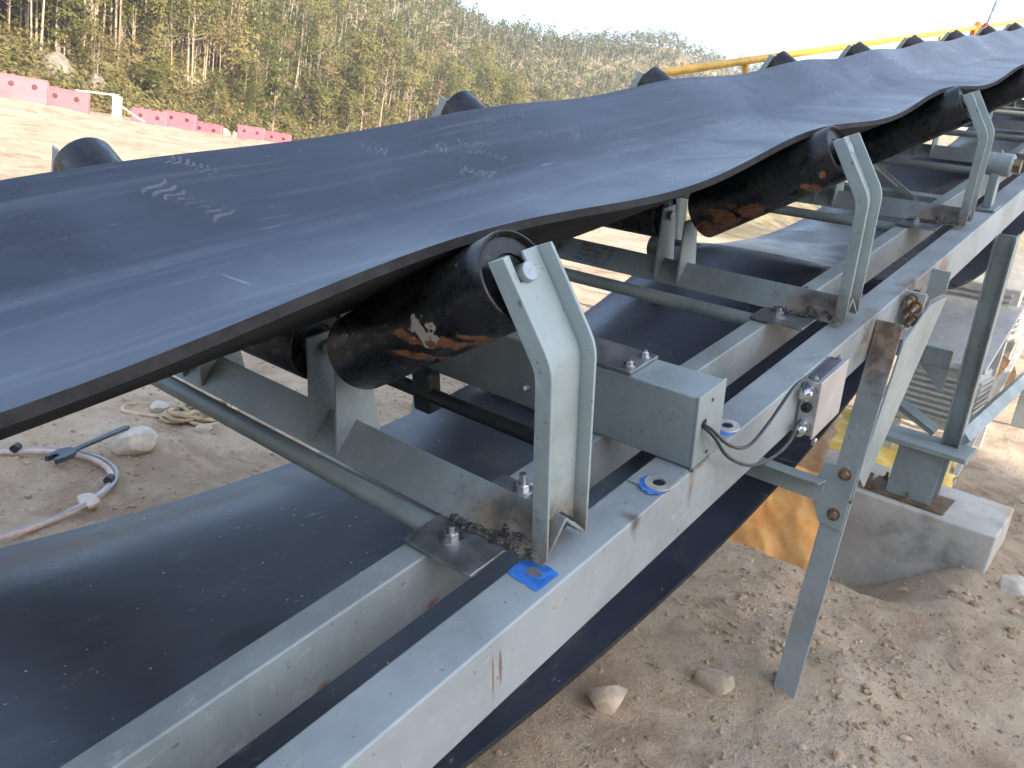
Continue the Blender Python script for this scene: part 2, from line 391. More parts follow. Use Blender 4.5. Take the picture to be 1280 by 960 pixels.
# ------------------------------------------------------------------ belt
S0, S1 = -.6175, .523; WB = S1-S0; TB = .013
IDX = [.786, 1.986, 3.175, 4.50, 5.70, 6.90, 8.10, 9.30, 10.50, 11.70]
def span(x):
    xs = [IDX[0]-1.2*k for k in (3, 2, 1)] + IDX + [12.9, 14.1, 15.3]
    for a, b in zip(xs[:-1], xs[1:]):
        if a <= x <= b: return math.sin(math.pi*(x-a)/(b-a))**2
    return 0
NT_ = 61
def section(x):
    m = span(x); zc = .2575 - (.006 if x < 3 else .010)*m; first = x < IDX[0]
    hw = .256; s = np.linspace(S0, S1, NT_)
    hw = np.where(s < 0, hw, hw-.035); fold = sstep(hw-.06, hw+.06, np.abs(s))
    al = np.where(s < 0, RAD(31 - (3.6 if first else 4.4)*m), RAD(31 - (1.6 if x < 2 else 3.2)*m))
    ang = fold*al*np.sign(s)
    ds = s[1]-s[0]; am = (ang[1:]+ang[:-1])/2
    y = np.concatenate([[0], np.cumsum(np.cos(am))*ds]); z = np.concatenate([[0], np.cumsum(np.sin(am))*ds])
    z = z - np.interp(0, s, z) + zc; y = y - np.interp(0, s, y) + YC + .004*math.sin(x*2.3)
    n = np.stack([-np.sin(ang), np.cos(ang)], -1)
    w_ = .0022*fold*math.sin(x*4.1)*math.sin(x*1.3+1)
    return np.stack([y, z + w_], -1), n
xs = np.concatenate([np.arange(-1.4, 5.2, .05), np.arange(5.2, 15, .1)])
secs = [section(x) for x in xs]
belt = thing('conveyor_belt', 'dark rubber conveyor belt with dusty boot prints, running up to the right', 'conveyor belt', (0, YC, 0), conv=True)
def strand(name, xs, secs, mat):
    mb = MB(); n = NT_
    for x, (p, nn) in zip(xs, secs):
        top = p + nn*TB
        for q_ in top: mb.v.append((x, q_[0]-YC, q_[1]))
        for q_ in p[::-1]: mb.v.append((x, q_[0]-YC, q_[1]))
    R_ = 2*n
    for i in range(len(xs)-1):
        for k in range(R_):
            mb.f.append((i*R_+k, i*R_+(k+1) % R_, (i+1)*R_+(k+1) % R_, (i+1)*R_+k))
    mb.f.append(tuple(range(R_))); mb.f.append(tuple(range((len(xs)-1)*R_, len(xs)*R_)))
    o = mb.build(name, mat, belt, smooth=35, fix=False); o.data.materials.append(M_cut)
    mi = np.zeros(len(mb.f), np.int32); k_ = np.arange((len(xs)-1)*R_) % R_; mi[:len(k_)] = (k_ >= n-1); o.data.polygons.foreach_set('material_index', mi)
    bm = bmesh.new(); bm.from_mesh(o.data); bmesh.ops.recalc_face_normals(bm, faces=bm.faces); bm.to_mesh(o.data); bm.free()
    return o
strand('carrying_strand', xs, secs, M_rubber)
def rsec(x):
    X0 = [-3.3, .15, 3.35, 6.6, 9.8, 13, 16.2]
    z = -.305
    for a, b in zip(X0[:-1], X0[1:]):
        if a <= x <= b: t = (x-a)/(b-a); z = -.300 - .235*4*t*(1-t)
    s = np.linspace(0, 1, NT_); y = .655 + s*1.15
    zz = z + .012*np.sin(s*np.pi*1.0)*0 + .006*np.sin(s*7 + x*1.1) + .02*np.exp(-(s-1)**2/.01)*-1
    return np.stack([y, zz], -1), np.tile([0, 1.], (NT_, 1))
xr = np.arange(-1.4, 13, .1)
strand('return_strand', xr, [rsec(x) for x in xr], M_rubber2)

# boot prints: films of dust pressed on the rubber in the pattern of a sole
def dustfilm():
    m = NT('boot_dust', .9, 0, .2); v = m.coord(); f = m.noise(v, 55, 5, .7); g = m.noise(v, 14, 3, .6)
    m.base((.40,.40,.40)); a = m.math('MULTIPLY', m.ramp(f, .28, .55), m.ramp(g, .30, .54))
    m.lk(m.math('MULTIPLY', a, .30), m.b.inputs['Alpha']); return m.m
M_dust = dustfilm()
def on_belt(x, s):
    i = int(np.clip(np.searchsorted(xs, x)-1, 0, len(xs)-2)); t = (x - xs[i])/(xs[i+1]-xs[i])
    t = min(max(t, 0), 1); f = ((s-S0)/WB)*(NT_-1); k = int(np.clip(math.floor(f), 0, NT_-2)); g = f-k
    def P_(sec):
        p, n = sec; a = p[k] + n[k]*(TB+.0009); b = p[k+1] + n[k+1]*(TB+.0009); return a + (b-a)*g
    q_ = P_(secs[i])*(1-t) + P_(secs[i+1])*t
    return (x, q_[0]-YC, q_[1])
def boot(x, s, rot, L=.27, W=.095, nb=9, part=(0, 1), ph=0):
    mb = MB(); c_, s_ = math.cos(rot), math.sin(rot)
    for b in range(nb):
        u = b/(nb-1)
        if not part[0] <= u <= part[1]: continue
        wl = W*(.78 + .22*math.cos(u*5.2 + .4))*.5; pts = []
        K = 11
        for j in range(K):
            q_ = -1 + 2*j/(K-1); lx = (u-.5)*L + L/nb*.34*math.sin(q_*3.3 + ph) + q_*L/nb*.5 + random.uniform(-.001, .001); lw = L/nb*.30*(1-.5*abs(q_)**3)
            pts.append((lx, q_*wl, lw))
        for sgn in (0, 1):
            pass
        o = len(mb.v)
        for (lx, ly, lw) in pts:
            for d in (-lw, lw):
                X_ = lx + d; mb.v.append(on_belt(x + X_*c_ - ly*s_, s + X_*s_ + ly*c_))
        for j in range(K-1): mb.f.append((o+2*j, o+2*j+1, o+2*j+3, o+2*j+2))
    mb.build('boot_print', M_dust, belt, fix=False)
for a in ((.880, .373, -.90, .15, .078, 8, (0, 1), 0), (.953, .481, -.70, .09, .045, 7, (0, 1), 2),
          (1.45, .437, -.4, .07, .05, 5, (0, 1), 0), (1.645, .40, -.22, .07, .055, 6, (0, 1), 1), (1.775, .39, -.3, .06, .035, 5, (0, 1), 2),
          (1.80, .33, -.63, .10, .042, 7, (0, 1), 0), (1.70, .27, -.5, .09, .05, 5, (0, 1), 0), (2.10, .36, -.4, .12, .05, 4, (0, 1), 1)):
    boot(*a)

# ------------------------------------------------------------------ idlers
A31 = RAD(31)
def arc2(a, b, c, r, n=4):
    """round the corner b of the path a-b-c"""
    a, b, c = Vector(a), Vector(b), Vector(c); u = (a-b).normalized(); v = (c-b).normalized()
    p, q_ = b+u*r, b+v*r
    return [p.lerp(b, t).lerp(b.lerp(q_, t), t) for t in [i/n for i in range(n+1)]]
def idler(x, mats):
    root = thing('trough_idler', '', 'idler', (x, YC, 0), conv=True)
    L = lambda y: y - YC
    mb = MB()     # base: angle iron with its ridge up
    mb.prism([(-.056,.012),(0,.068),(.056,.012),(.048,.012),(0,.060),(-.048,.012)], 1, L(.552), L(2*YC-.552-.035))
    mb2 = MB()
    for i in range(len(mb.v)): pass
    mb.build('base', M_base, root, bevel=.0015)
    for s in (1, -1):
        Y = lambda y: s*(y - YC) - (.035 if s < 0 else 0)
        # post: pressed channel, open side outwards, top leaning in
        W0, W1, W2 = (.576, .03), (.574, .309), (.653, .441); F0, F1, F2 = (.549, .018), (.547, .324), (.627, .452)
        wp = [Vector(W0)] + arc2(W0, W1, W2, .016, 3) + [Vector(W2)]; fp = [Vector(F0)] + arc2(F0, F1, F2, .022, 3) + [Vector(F2)]
        mb = MB(); HWP = .051
        for sx in (-1, 1):
            poly = [(sx*HWP, Y(p.x), p.y) for p in wp] + [(sx*HWP, Y(p.x), p.y) for p in reversed(fp)]
            mb.extr(poly, (-sx*.0055, 0, 0))
        hi = HWP - .0055; cols = [-hi, -.0138, .0138, hi]
        path = list(wp[:-1]) + [wp[-2].lerp(wp[-1], .72), wp[-1]]
        sv = []; sf = []
        for r_i, p in enumerate(path):
            for c_i, xx in enumerate(cols):
                zz = p.y + (.030 if r_i == 0 and c_i in (1, 2) else 0)
                sv.append(Vector((xx, Y(p.x), zz)))
        for r_i in range(len(path)-1):
            for c_i in range(3):
                if c_i == 1 and r_i == len(path)-2: continue
                k = r_i*4 + c_i; sf.append((k, k+1, k+5, k+4))
        mb.slab(sv, sf, (0, -s*.0048, .0025))
        mb.build('post', M_post, root, bevel=.0012)
        # gussets that carry the inner ends of the rolls
        for k, (gy_, top) in enumerate(((1.012, .19), (1.083, .215))):
            mb = MB()
            mb.extr([(-.052, Y(gy_), .017), (0, Y(gy_), .07), (.052, Y(gy_), .017), (.034, Y(gy_), top), (-.034, Y(gy_), top)], (0, s*.006, 0))
            mb.build('gusset', M_base, root, bevel=.0008)
        # wing roll
        d = Vector((0, s*math.cos(A31), -math.sin(A31))); c0 = Vector((0, Y(.644), .412))
        def roll(c0, d, Lr, mat):
            mb = MB(); r = .0665
            mb.lathe([(.012, .012), (.012, .034), (.009, .036), (.009, .058), (.002, .0615), (0, .063), (.0012, .0655), (.004, r), (Lr-.004, r), (Lr-.0012, .0655), (Lr, .063), (Lr-.002, .0615), (Lr-.009, .058), (Lr-.009, .036), (Lr-.012, .034), (Lr-.012, .012)], c0, d, 40)
            ro = mb.build('roller', mat, root, smooth=30)
            mb = MB(); mb.lathe([(-.024, 0), (-.024, .0125), (-.023, .0135), (Lr+.029, .0135), (Lr+.03, .0125), (Lr+.03, 0)], c0, d, 18)
            mb.build('axle', M_steel, ro)
            mb = MB(); mb.lathe([(.0118, .0125), (.006, .0125), (.006, .026), (.0118, .030)], c0, d, 24)
            mb.build('seal', M_black, ro)
        roll(c0, d, .396, mats[0 if s == 1 else 2])
    roll(Vector((0, L(1.095), .190)), Vector((0, 1, 0)), .343, mats[1])
    # clamp plate, bolts and weld on the inner channels
    for s in (1, -1):
        Y = lambda y: s*(y - YC) - (.035 if s < 0 else 0)
        mb = MB(); mb.box((-.135, min(Y(.62), Y(.757)), .0045), (.10, max(Y(.62), Y(.757)), .0105))
        mb.build('clamp_plate', M_steel, root, bevel=.001)
        mb = MB(); mb.bolt((-.088, Y(.70), .0105), (0, 0, 1), .012, .011, True, .012); mb.build('bolt', M_zinc, root)
        mb = MB(); mb.bolt((.082, Y(.70), .0105), (0, 0, 1), .011, .010, True, .02); mb.build('bolt', M_zinc, root)
        mb = MB()
        for k in range(170):
            t = random.random(); rad = random.uniform(.0022, .0062)
            yy = .735 - t*.165; zz = .012 + random.random()*(.008 if t < .5 else .022)
            cx = -.055 + random.gauss(0, .0025) + (zz-.012)
            u = [Vector((random.gauss(0,1), random.gauss(0,1), random.gauss(0,1))).normalized()*rad*random.uniform(.6, 1.2) for _ in range(4)]
            c = Vector((cx, Y(yy), zz)); oc = []
            for q_ in ((1,0,0),(-1,0,0),(0,1,0),(0,-1,0),(0,0,1),(0,0,-1)):
                oc.append(c + Vector((q_[0]*rad*random.uniform(.6,1.3), q_[1]*rad*random.uniform(.7,1.6), q_[2]*rad*random.uniform(.5,1))))
            mb.add(oc, [(0,2,4),(2,1,4),(1,3,4),(3,0,4),(2,0,5),(1,2,5),(3,1,5),(0,3,5)])
        mb.build('weld_bead', M_weld, root, smooth=80)
    return root
def loc(pts, x): return [(a-x, b-YC, c, r1, r2, r3) for (a, b, c, r1, r2, r3) in pts]
m1 = black_roller('black_roller_worn', loc([(.745,.735,.305,.05,.075,.011), (.745,.80,.272,.05,.05,.008), (.745,.69,.325,.05,.03,.006)], .786), loc([(.74,.765,.322,.04,.026,.02)], .786), .76)
m2 = black_roller('black_roller_rusty', loc([(1.94,.945,.18,.06,.034,.03), (1.94,.90,.188,.06,.06,.016), (1.94,.83,.252,.06,.045,.02), (1.94,.885,.225,.06,.045,.022), (1.94,.683,.327,.06,.026,.011), (1.94,.66,.362,.06,.007,.013)], 1.986), (), .72)
ID_LAB = ['grey trough idler nearest the camera, its black near roller with a pale paint patch',
          'grey trough idler second from the camera, near roller chipped to orange rust',
          'grey trough idler third from the camera, next to the pulley bearing',
          'sunlit trough idler fourth from the camera', 'trough idler fifth from the camera along the yellow handrail',
          'trough idler sixth from the camera along the yellow handrail', 'trough idler seventh from the camera, before the orange bracket',
          'trough idler eighth from the camera, just past the orange bracket', 'trough idler ninth from the camera, up the slope', 'trough idler tenth from the camera, farthest up the belt']
G_ID = 'trough idlers under the conveyor belt'
i1 = idler(IDX[0], (m1, M_roller, M_roller)); i1['label'] = ID_LAB[0]; i1['group'] = G_ID
i2 = idler(IDX[1], (m2, M_roller, M_roller)); i2['label'] = ID_LAB[1]; i2['group'] = G_ID
i3 = idler(IDX[2], (M_roller, M_roller, M_roller)); i3['label'] = ID_LAB[2]; i3['group'] = G_ID
for k in range(3, len(IDX)):
    o = dup(i3, ID_LAB[k], G_ID); place(o, (IDX[k], YC, 0), True)
# marker lettering on the front of the second base
for k, tx in enumerate(('BEA I   7 1451 B', 'M/60071431 :  /5e', 'M16M1 7331 :  15e', 'M16 1171 13 : 2 e')):
    cu = bpy.data.curves.new('t', 'FONT'); cu.body = tx; cu.size = .0155; cu.space_character = 1.05; cu.shear = .25
    to = bpy.data.objects.new('t', cu); COL.objects.link(to)
    dg = bpy.context.evaluated_depsgraph_get(); me = bpy.data.meshes.new_from_object(to.evaluated_get(dg)); bpy.data.objects.remove(to)
    me.name = 'lettering'; me.materials.append(M_mark); o = bpy.data.objects.new('lettering', me); COL.objects.link(o); o.parent = i2
    ex = Vector((0, -1, -.02)).normalized(); nrm = Vector((-.7071, 0, .7071)); ey = nrm.cross(ex)
    off = Vector((0, 1.365-YC + .002*k, .068)) + Vector((-.7071, 0, -.7071))*(.018 + .0165*k) + nrm*.0008
    o.matrix_local = Matrix((ex, ey, nrm)).transposed().to_4x4(); o.location = off
    o.scale = (1.0, 1.0, 1.0)

# ------------------------------------------------------------------ conveyor frame
frame = thing('belt_conveyor', 'grey painted steel conveyor frame of twin channels, cross pipes and angle legs', 'conveyor frame', (0, YC, 0), conv=True)
L = lambda y: y - YC
X0, X1 = -1.2, 14.0
def chan(name, y_out, y_in, h, mat, t=.007, s=1, x0=X0, x1=X1):
    # C channel, web on the outside
    Y = lambda y: s*(y - YC)
    pr = [(Y(y_out), 0), (Y(y_in), 0), (Y(y_in), -t), (Y(y_out)+s*t, -t), (Y(y_out)+s*t, -h+t), (Y(y_in), -h+t), (Y(y_in), -h), (Y(y_out), -h)]
    mb = MB(); mb.prism(pr, 0, x0, x1); return mb.build(name, mat, frame, bevel=.004, seg=3)
so = chan('outer_stringer', .52, .595, .126, M_outer); chan('outer_stringer', .52, .595, .126, M_paint, s=-1)
chan('inner_channel', .71, .757, .104, M_inner); chan('inner_channel', .71, .757, .104, M_paint, s=-1)
for x in IDX[:6]:
    px_ = x - (.064 if x < 1 else .085); pz_ = -.012 if x < 1 else -.02
    mb = MB(); mb.tube([(px_, L(.757), pz_), (px_, -L(.757), pz_)], .0185, 18); mb.build('cross_pipe', M_paint, frame)
mb = MB(); mb.tube([(1.06, L(.757), -.02), (1.06, -L(.757), -.02)], .016, 16); mb.build('cross_pipe', M_dark, frame)
mb = MB(); mb.box((1.045, 1.10-YC, -.062), (1.085, 1.15-YC, .03)).build('hanger_block', M_dark, frame, bevel=.006)
# tie plates between inner channel and stringer, and the flat frame by the third idler
for x in (2.42, 3.55, 4.8, 6.3):
    mb = MB(); mb.box((x, L(.5955), -.085), (x+.05, L(.7095), -.078)); mb.build('tie_plate', M_paint, frame, bevel=.001)
for (x, w_) in ((3.62, .07),):
    mb = MB(); mb.prism([(x, -.004), (x+w_, -.004), (x+w_, -.012), (x+.006, -.012), (x+.006, -.07), (x, -.07)], 1, 0, 1)
    vs = [(a, L(.7575) + b*(2*YC-2*.7575), c) for (a, b, c) in mb.v]; mb.v = vs
    mb.build('cross_angle', M_paint, frame, bevel=.001)
mb = MB(); mb.tube([(3.45, L(.80), .01), (4.25, L(1.25), .015)], .011, 10); mb.build('diagonal_rod', M_paint, frame)
# blue-ringed bolt holes on the stringer
for (x, y) in ((1.036, .541), (1.293, .543)):
    mb = MB(); mb.extr([(x - .003 + (.031 + random.uniform(-.005, .003))*math.cos(k/40*6.283), L(y) + .004 + (.027 + random.uniform(-.004, .003))*math.sin(k/40*6.283), .0034) for k in range(40)], (0, 0, .0008)); mb.build('blue_mark', M_bluepaint, frame)
    mb = MB(); mb.lathe([(0, .0245), (.0035, .024), (.0035, .0115), (0, .0115)], (x, L(y), .0046), (0,0,1), 26); o = mb.build('washer', M_washer, frame)
    mb = MB(); mb.lathe([(.001, 0), (.001, .010)], (x, L(y), .0052), (0,0,1), 16); mb.build('hole', M_black, o)
mb = MB(); bq = []
for k in range(32):
    a = k/32*2*math.pi; c_, s_ = math.cos(a), math.sin(a); m_ = 1/max(abs(c_), abs(s_))**.93
    bq.append((.722 + .026*c_*m_ + random.uniform(-.0012, .0012) + .006*s_*m_*.3, L(.563) + .030*s_*m_ + random.uniform(-.0012, .0012), .0006))
mb.extr(bq, (0, 0, .0006)); bm_ = mb.build('blue_mark', M_bluepaint, frame)
mb = MB(); mb.extr([(.724 + .010*math.cos(k/14*6.283)*random.uniform(.8, 1.2), L(.563) + .013*math.sin(k/14*6.283)*random.uniform(.8, 1.2), .0014) for k in range(14)], (0, 0, .0004)); mb.build('bare_spot', M_steel, bm_)
# splice: lugs and studs on the outer web
for (x, tilt) in ((2.36, .0), (2.62, .02)):
    mb = MB(); mb.extr([(x, L(.52), -.005), (x+.018, L(.47), -.012), (x+.018, L(.47), -.075), (x, L(.52), -.115)], (.010, 0, 0)); mb.build('splice_lug', M_leg, frame, bevel=.001)
for (y, z) in ((.50, -.025), (.485, -.045), (.50, -.065), (.485, -.085)):
    mb = MB(); mb.tube([(2.30, L(y), z), (2.46, L(y), z)], .006, 8); mb.bolt((2.395, L(y), z), (1,0,0), .011, .012, True, 0); mb.bolt((2.355, L(y), z), (-1,0,0), .011, .012, True, 0)
    mb.build('stud', M_rustbolt, frame)
# legs (built upright in the world, then brought into the frame's own axes)
RI = RC.transposed(); FO = RC @ Vector((0, YC, 0))
def wbuild(mb, name, mat, parent=None, **k):
    mb.v = [tuple(RI @ (Vector(v) - FO)) for v in mb.v]; return mb.build(name, mat, parent or frame, **k)
for s in (1, -1):
    Y = lambda y: YC + s*(y-YC)
    mb = MB(); ya, yb = Y(.5175), Y(.453)
    mb.prism([(2.04, ya), (2.04, yb), (2.048, yb), (2.048, ya - s*.008), (2.10, ya - s*.008), (2.10, ya)] , 2, -.85, .53)
    # slanting top cut
    leg = wbuild(mb, 'leg', M_leg, bevel=.0015)
    mb = MB(); mb.extr([(2.085, Y(.463), .10), (2.19, Y(.463), .045), (2.57, Y(.463), .60), (2.36, Y(.463), .575), (2.16, Y(.463), .475)], (0, s*.006, 0)); wbuild(mb, 'knee_brace', M_paint, bevel=.001)
    mb = MB(); mb.extr([(2.0325, Y(.458), .135), (2.0325, Y(.545), .12), (2.0325, Y(.565), .035), (2.0325, Y(.52), -.045), (2.0325, Y(.458), -.05)], (.0065, 0, 0)); g = wbuild(mb, 'gusset_plate', M_paint, bevel=.001)
    for (yy, zz) in ((.487, .108), (.487, -.010)):
        mb = MB(); mb.bolt((2.0325, Y(yy), zz), (-1, 0, 0), .0115, .011, True, .006); wbuild(mb, 'bolt', M_rustbolt)
mb = MB(); mb.prism([(2.024, .078), (2.032, .078), (2.032, .02), (1.985, .078)][:0] or [(2.026, .012), (2.0325, .012), (2.0325, .078), (1.97, .078), (1.97, .072), (2.026, .072)], 1, 0, 1)
mb.v = [(a, .53 + b*(2*(YC-.53)), c) for (a, b, c) in mb.v]
wbuild(mb, 'cross_brace', M_paint, bevel=.001)
# second pair of legs: H sections square to the conveyor, with their cross members
def hbeam(p0, p1, w_, mat, name, parent=None, turn=False):
    p0, p1 = Vector(p0), Vector(p1); d = (p1-p0).normalized(); yv = Vector((0,1,0)); xv = yv.cross(d).normalized(); h = w_/2
    mb = MB()
    for a, b, c, e in ((-h, -h, h, -h+.008), (-h, h-.008, h, h), (-.004, -h+.008, .004, h-.008)):
        quad = [(a, b), (c, b), (c, e), (a, e)]
        if turn: quad = [(v, u) for u, v in quad]
        mb.extr([p0 + yv*u + xv*v for u, v in quad], p1-p0)
    return wbuild(mb, name, mat, parent, bevel=.001)
for s in (1, -1):
    y = YC + s*(.53-YC)
    hbeam((4.06, y - s*.02, -.145), (3.76, y - s*.02, .84), .08, M_paint, 'leg', turn=True)
mb = MB(); mb.box((3.93, .60, .22), (3.99, 1.97, .30)); wbuild(mb, 'cross_brace', M_paint, bevel=.003)
mb = MB(); mb.extr([(3.94, .60, .21), (3.94, .72, .21), (3.94, .60, .09)], (.01, 0, 0)); wbuild(mb, 'gusset_plate', M_paint)
mb = MB(); mb.tube([(3.99, .58, -.09), (3.99, 1.30, .24)], .03, 4); wbuild(mb, 'diagonal_brace', M_paint)
mb = MB(); mb.tube([(4.04, .48, -.10), (6.3, .46, .02)], .045, 4); wbuild(mb, 'strut', M_paint)
for s in (1, -1):
    y = YC + s*(.53-YC)
    hbeam((8.0, y, -.9), (7.55, y, 1.95), .11, M_paint, 'leg')

# ------------------------------------------------------------------ return roller with its bearing on the stringer
rr_ = thing('return_roller', 'return roller with a round grey bearing housing on the stringer past the third idler', 'roller', (3.52, YC, 0), conv=True)
for s in (1, -1):
    Y = lambda y: s*(y-YC)
    mb = MB(); mb.prism([(-.055, .004), (.055, .004), (.055, .012), (-.055, .012)], 1, min(Y(.525), Y(.59)), max(Y(.525), Y(.59))); mb.build('foot_plate', M_paint, rr_, bevel=.001)
    mb = MB(); mb.prism([(-.028, .012), (.028, .012), (.03, .16), (-.03, .16)], 1, min(Y(.545), Y(.575)), max(Y(.545), Y(.575))); mb.build('pedestal', M_paint, rr_, bevel=.004)
    mb = MB(); mb.lathe([(-.05, 0), (-.05, .036), (-.044, .042), (.044, .042), (.05, .036), (.05, 0)], (0, Y(.56), .17), (0, 1, 0), 28); mb.build('bearing_housing', M_paint, rr_, smooth=35)
    mb = MB(); mb.lathe([(.05, 0), (.05, .027), (.075, .027), (.075, 0)], (0, Y(.56), .17), (0, -s, 0), 6); mb.build('end_nut', M_rustbolt, rr_)
    mb = MB(); mb.bolt((0, Y(.56), .211), (0,0,1), .006, .006, False, .006); mb.build('grease_nipple', M_zinc, rr_)
mb = MB(); mb.tube([(-.16, L(.66), -.36), (-.16, -L(.66), -.36)], .054, 26); mb.build('roller', M_dark, rr_)

# ------------------------------------------------------------------ weighing beam
wb = thing('weighing_beam', 'grey square-tube weighing beam bolted across the stringers, black cable from its end', 'weighing beam', (1.16, YC, 0), conv=True)
mb = MB(); mb.box((-.048, L(.524), .003), (.048, L(1.98), .143)); mb.build('tube', paint('beam_paint', (.27,.315,.32), dust=.2), wb, bevel=.004, seg=3)
mb = MB(); mb.box((-.05, L(.519), .001), (.05, L(.5238), .145)); ep = mb.build('end_plate', M_paint, wb, bevel=.001)
mb = MB(); mb.lathe([(0, 0), (.0008, .0095)], (-.024, L(.519), .085), (0,-1,0), 16); mb.build('cable_hole', M_black, ep)
for p in ((.0, .122), (.0, .02)):
    mb = MB(); mb.lathe([(0, 0), (.0008, .004)], (p[0], L(.519), p[1]), (0,-1,0), 10); mb.build('screw_hole', M_black, ep)
mb = MB(); mb.box((-.05, L(.655), .1445), (.046, L(.86), .1515)); tp = mb.build('top_plate', M_steel, wb, bevel=.001)
for (a, b) in ((-.026, .672), (.026, .672)):
    mb = MB(); mb.bolt((a, L(b), .1515), (0,0,1), .0075, .007, True, .004); mb.build('bolt', M_zinc, tp)
mb = MB(); mb.bolt((-.048, L(.89), .045), (-1,0,0), .0075, .008, True, .006); mb.build('bolt', M_zinc, wb)
for (x0, x1) in ((-.145, -.0505), (.0505, .145)):
    mb = MB(); mb.box((x0, L(.524), .0008), (x1, L(.59), .0032)); mb.build('foot_plate', M_outer, wb)
mb = MB(); mb.tube([(-.05, L(.5195), .004), (-.02, L(.5185), .003), (.01, L(.5195), .004)], .004, 8); mb.build('weld_bead', M_weld, wb)
def cable(pts, r):
    P_ = [Vector(p) for p in pts]; out = []
    for i in range(len(P_)-1):
        p0 = P_[max(i-1, 0)]; p1 = P_[i]; p2 = P_[i+1]; p3 = P_[min(i+2, len(P_)-1)]
        for k in range(8):
            t = k/8
            out.append(.5*((2*p1) + (p2-p0)*t + (2*p0-5*p1+4*p2-p3)*t*t + (3*p1-p0-3*p2+p3)*t**3))
    out.append(P_[-1]); return out
WO = Vector((1.16, YC, 0))
for pts in (((1.136,.53,.085), (1.139,.505,.078), (1.19,.492,.03), (1.27,.488,-.008), (1.36,.49,.0), (1.45,.488,.035), (1.53,.496,.028), (1.582,.5,.0)),
            ((1.136,.53,.083), (1.136,.50,.07), (1.18,.486,.012), (1.27,.476,-.045), (1.38,.474,-.075), (1.48,.482,-.088), (1.545,.496,-.088), (1.582,.5,-.088))):
    mb = MB(); mb.tube([p - WO for p in cable(pts, 0)], .0034, 8); mb.build('cable', M_cable, wb)

# junction box
jb = thing('junction_box', 'small stainless junction box with two chromed cable glands on the stringer face', 'junction box', (1.69, .50, -.07), conv=True)
mb = MB(); mb.box((-.08, -.018, -.066), (.08, .0185, .066)); mb.build('case', M_jb, jb, bevel=.002)
mb = MB(); mb.box((-.084, -.0235, -.07), (.084, -.0182, .07)); mb.build('cover', M_jb, jb, bevel=.001)
mb = MB(); mb.box((-.07, -.012, .0662), (.07, .014, .0685)); mb.build('top_film', M_lens, jb)
for z in (.045, -.042):
    mb = MB(); mb.lathe([(0, .0155), (.008, .0155), (.008, .0125), (.02, .0125), (.021, .0145), (.034, .0145), (.038, .010), (.040, .006), (.040, 0)], (-.08, 0, z), (-1, 0, 0), 20); mb.build('cable_gland', M_gland, jb, smooth=25)
mb = MB(); mb.lathe([(0, .011), (.010, .011), (.014, .007), (.014, 0)], (-.08, .0, .004), (-1,0,0), 16); mb.build('blanking_plug', M_black, jb)
mb = MB(); mb.lathe([(0, 0), (0, .010), (.006, .010), (.008, .006), (.008, 0)], (-.06, -.02, -.085), (0,-1,0), 14); mb.build('screw', M_zinc, jb)
for (x, y, z) in ((-.075, .012, .07), (.06, .012, .07)):
    mb = MB(); mb.tube([(x, y, z), (x-.02, y+.02, z+.012), (x-.05, y+.03, z+.006)], .0012, 6); mb.build('wire', M_steel, jb)
for (x, y) in ((-.08, -.005), (.08, -.005)):
    mb = MB(); mb.bolt((x*.9, y, .0685), (0,0,1), .005, .005, True, .002); mb.build('screw', M_zinc, jb)

# ------------------------------------------------------------------ handrail on the far side
hr = thing('handrail', 'yellow tubular handrail on the far side of the belt', 'handrail', (3.86, 2.25, 0), conv=True)
mb = MB(); n = 14
mb.lathe([(0, .0185), (0, .0225), (9.9, .0225), (9.9, .0185), (0, .0185)], (0, 0, .372), (1, 0, .004), 18); mb.build('rail', M_hand, hr, smooth=60)
for x in (1.05, 4.3, 5.4, 8.6):
    mb = MB(); mb.tube([(x, 0, -.15), (x, 0, .36)], .019, 14); mb.build('post', M_hand, hr)
mb = MB(); mb.tube([(-.0, .0, .36), (.0, .0, .16), (.0, .0, -.15)], .016, 12); mb.build('post', M_orange, hr)
ob = thing('pull_switch', 'small orange bracket with a slanting grey double rod on the handrail', 'bracket', (10.7, 2.22, .36), conv=True)
mb = MB(); mb.extr([(-.18, 0, -.16), (.16, 0, -.16), (.16, 0, .03), (-.02, 0, .10), (-.18, 0, .02)], (0, .05, 0)); mb.build('bracket', M_orange, ob, bevel=.004)
for dx in (0, .05):
    mb = MB(); mb.tube([(.0+dx, -.03, -.12), (.37+dx, -.03, .30)], .014, 8); mb.build('rod', M_steel, ob)
mb = MB(); mb.tube([(-.2, -.03, -.14), (.12, -.03, .06)], .03, 8); mb.build('sleeve', simple('dark_red_paint', (.25,.03,.02), .5), ob)

# ------------------------------------------------------------------ concrete footing and the things round it
def concrete():
    m = NT('concrete', .85, 0, .3); v = m.coord(); a = m.noise(v, 2.6, 6, .62); f = m.noise(v, 40, 5, .7)
    c = m.colors(a, [(.30, (.24,.22,.19)), (.42, (.46,.43,.38)), (.6, (.58,.55,.49)), (.75, (.52,.41,.27))])
    c = m.mix(m.math('MULTIPLY', m.ramp(f, .55, .75), .4), c, (.22,.20,.18)); m.base(c); m.bump(m.math('ADD', f, a), .3, .008); return m.m
M_conc = concrete()
mb = MB()
NX, NY_, NZ = 5, 16, 6
blk = bmesh.new(); bmesh.ops.create_cube(blk, size=1.0)
bmesh.ops.subdivide_edges(blk, edges=blk.edges, cuts=7, use_grid_fill=True)
for v in blk.verts:
    v.co = Vector((v.co.x*.62, v.co.y*2.1, v.co.z*.62))
    k = .006*float(fbm(np.array(v.co.x*5+v.co.z*3), np.array(v.co.y*5-v.co.z*2), 3)); v.co += Vector((k, k*.6, k*.8))
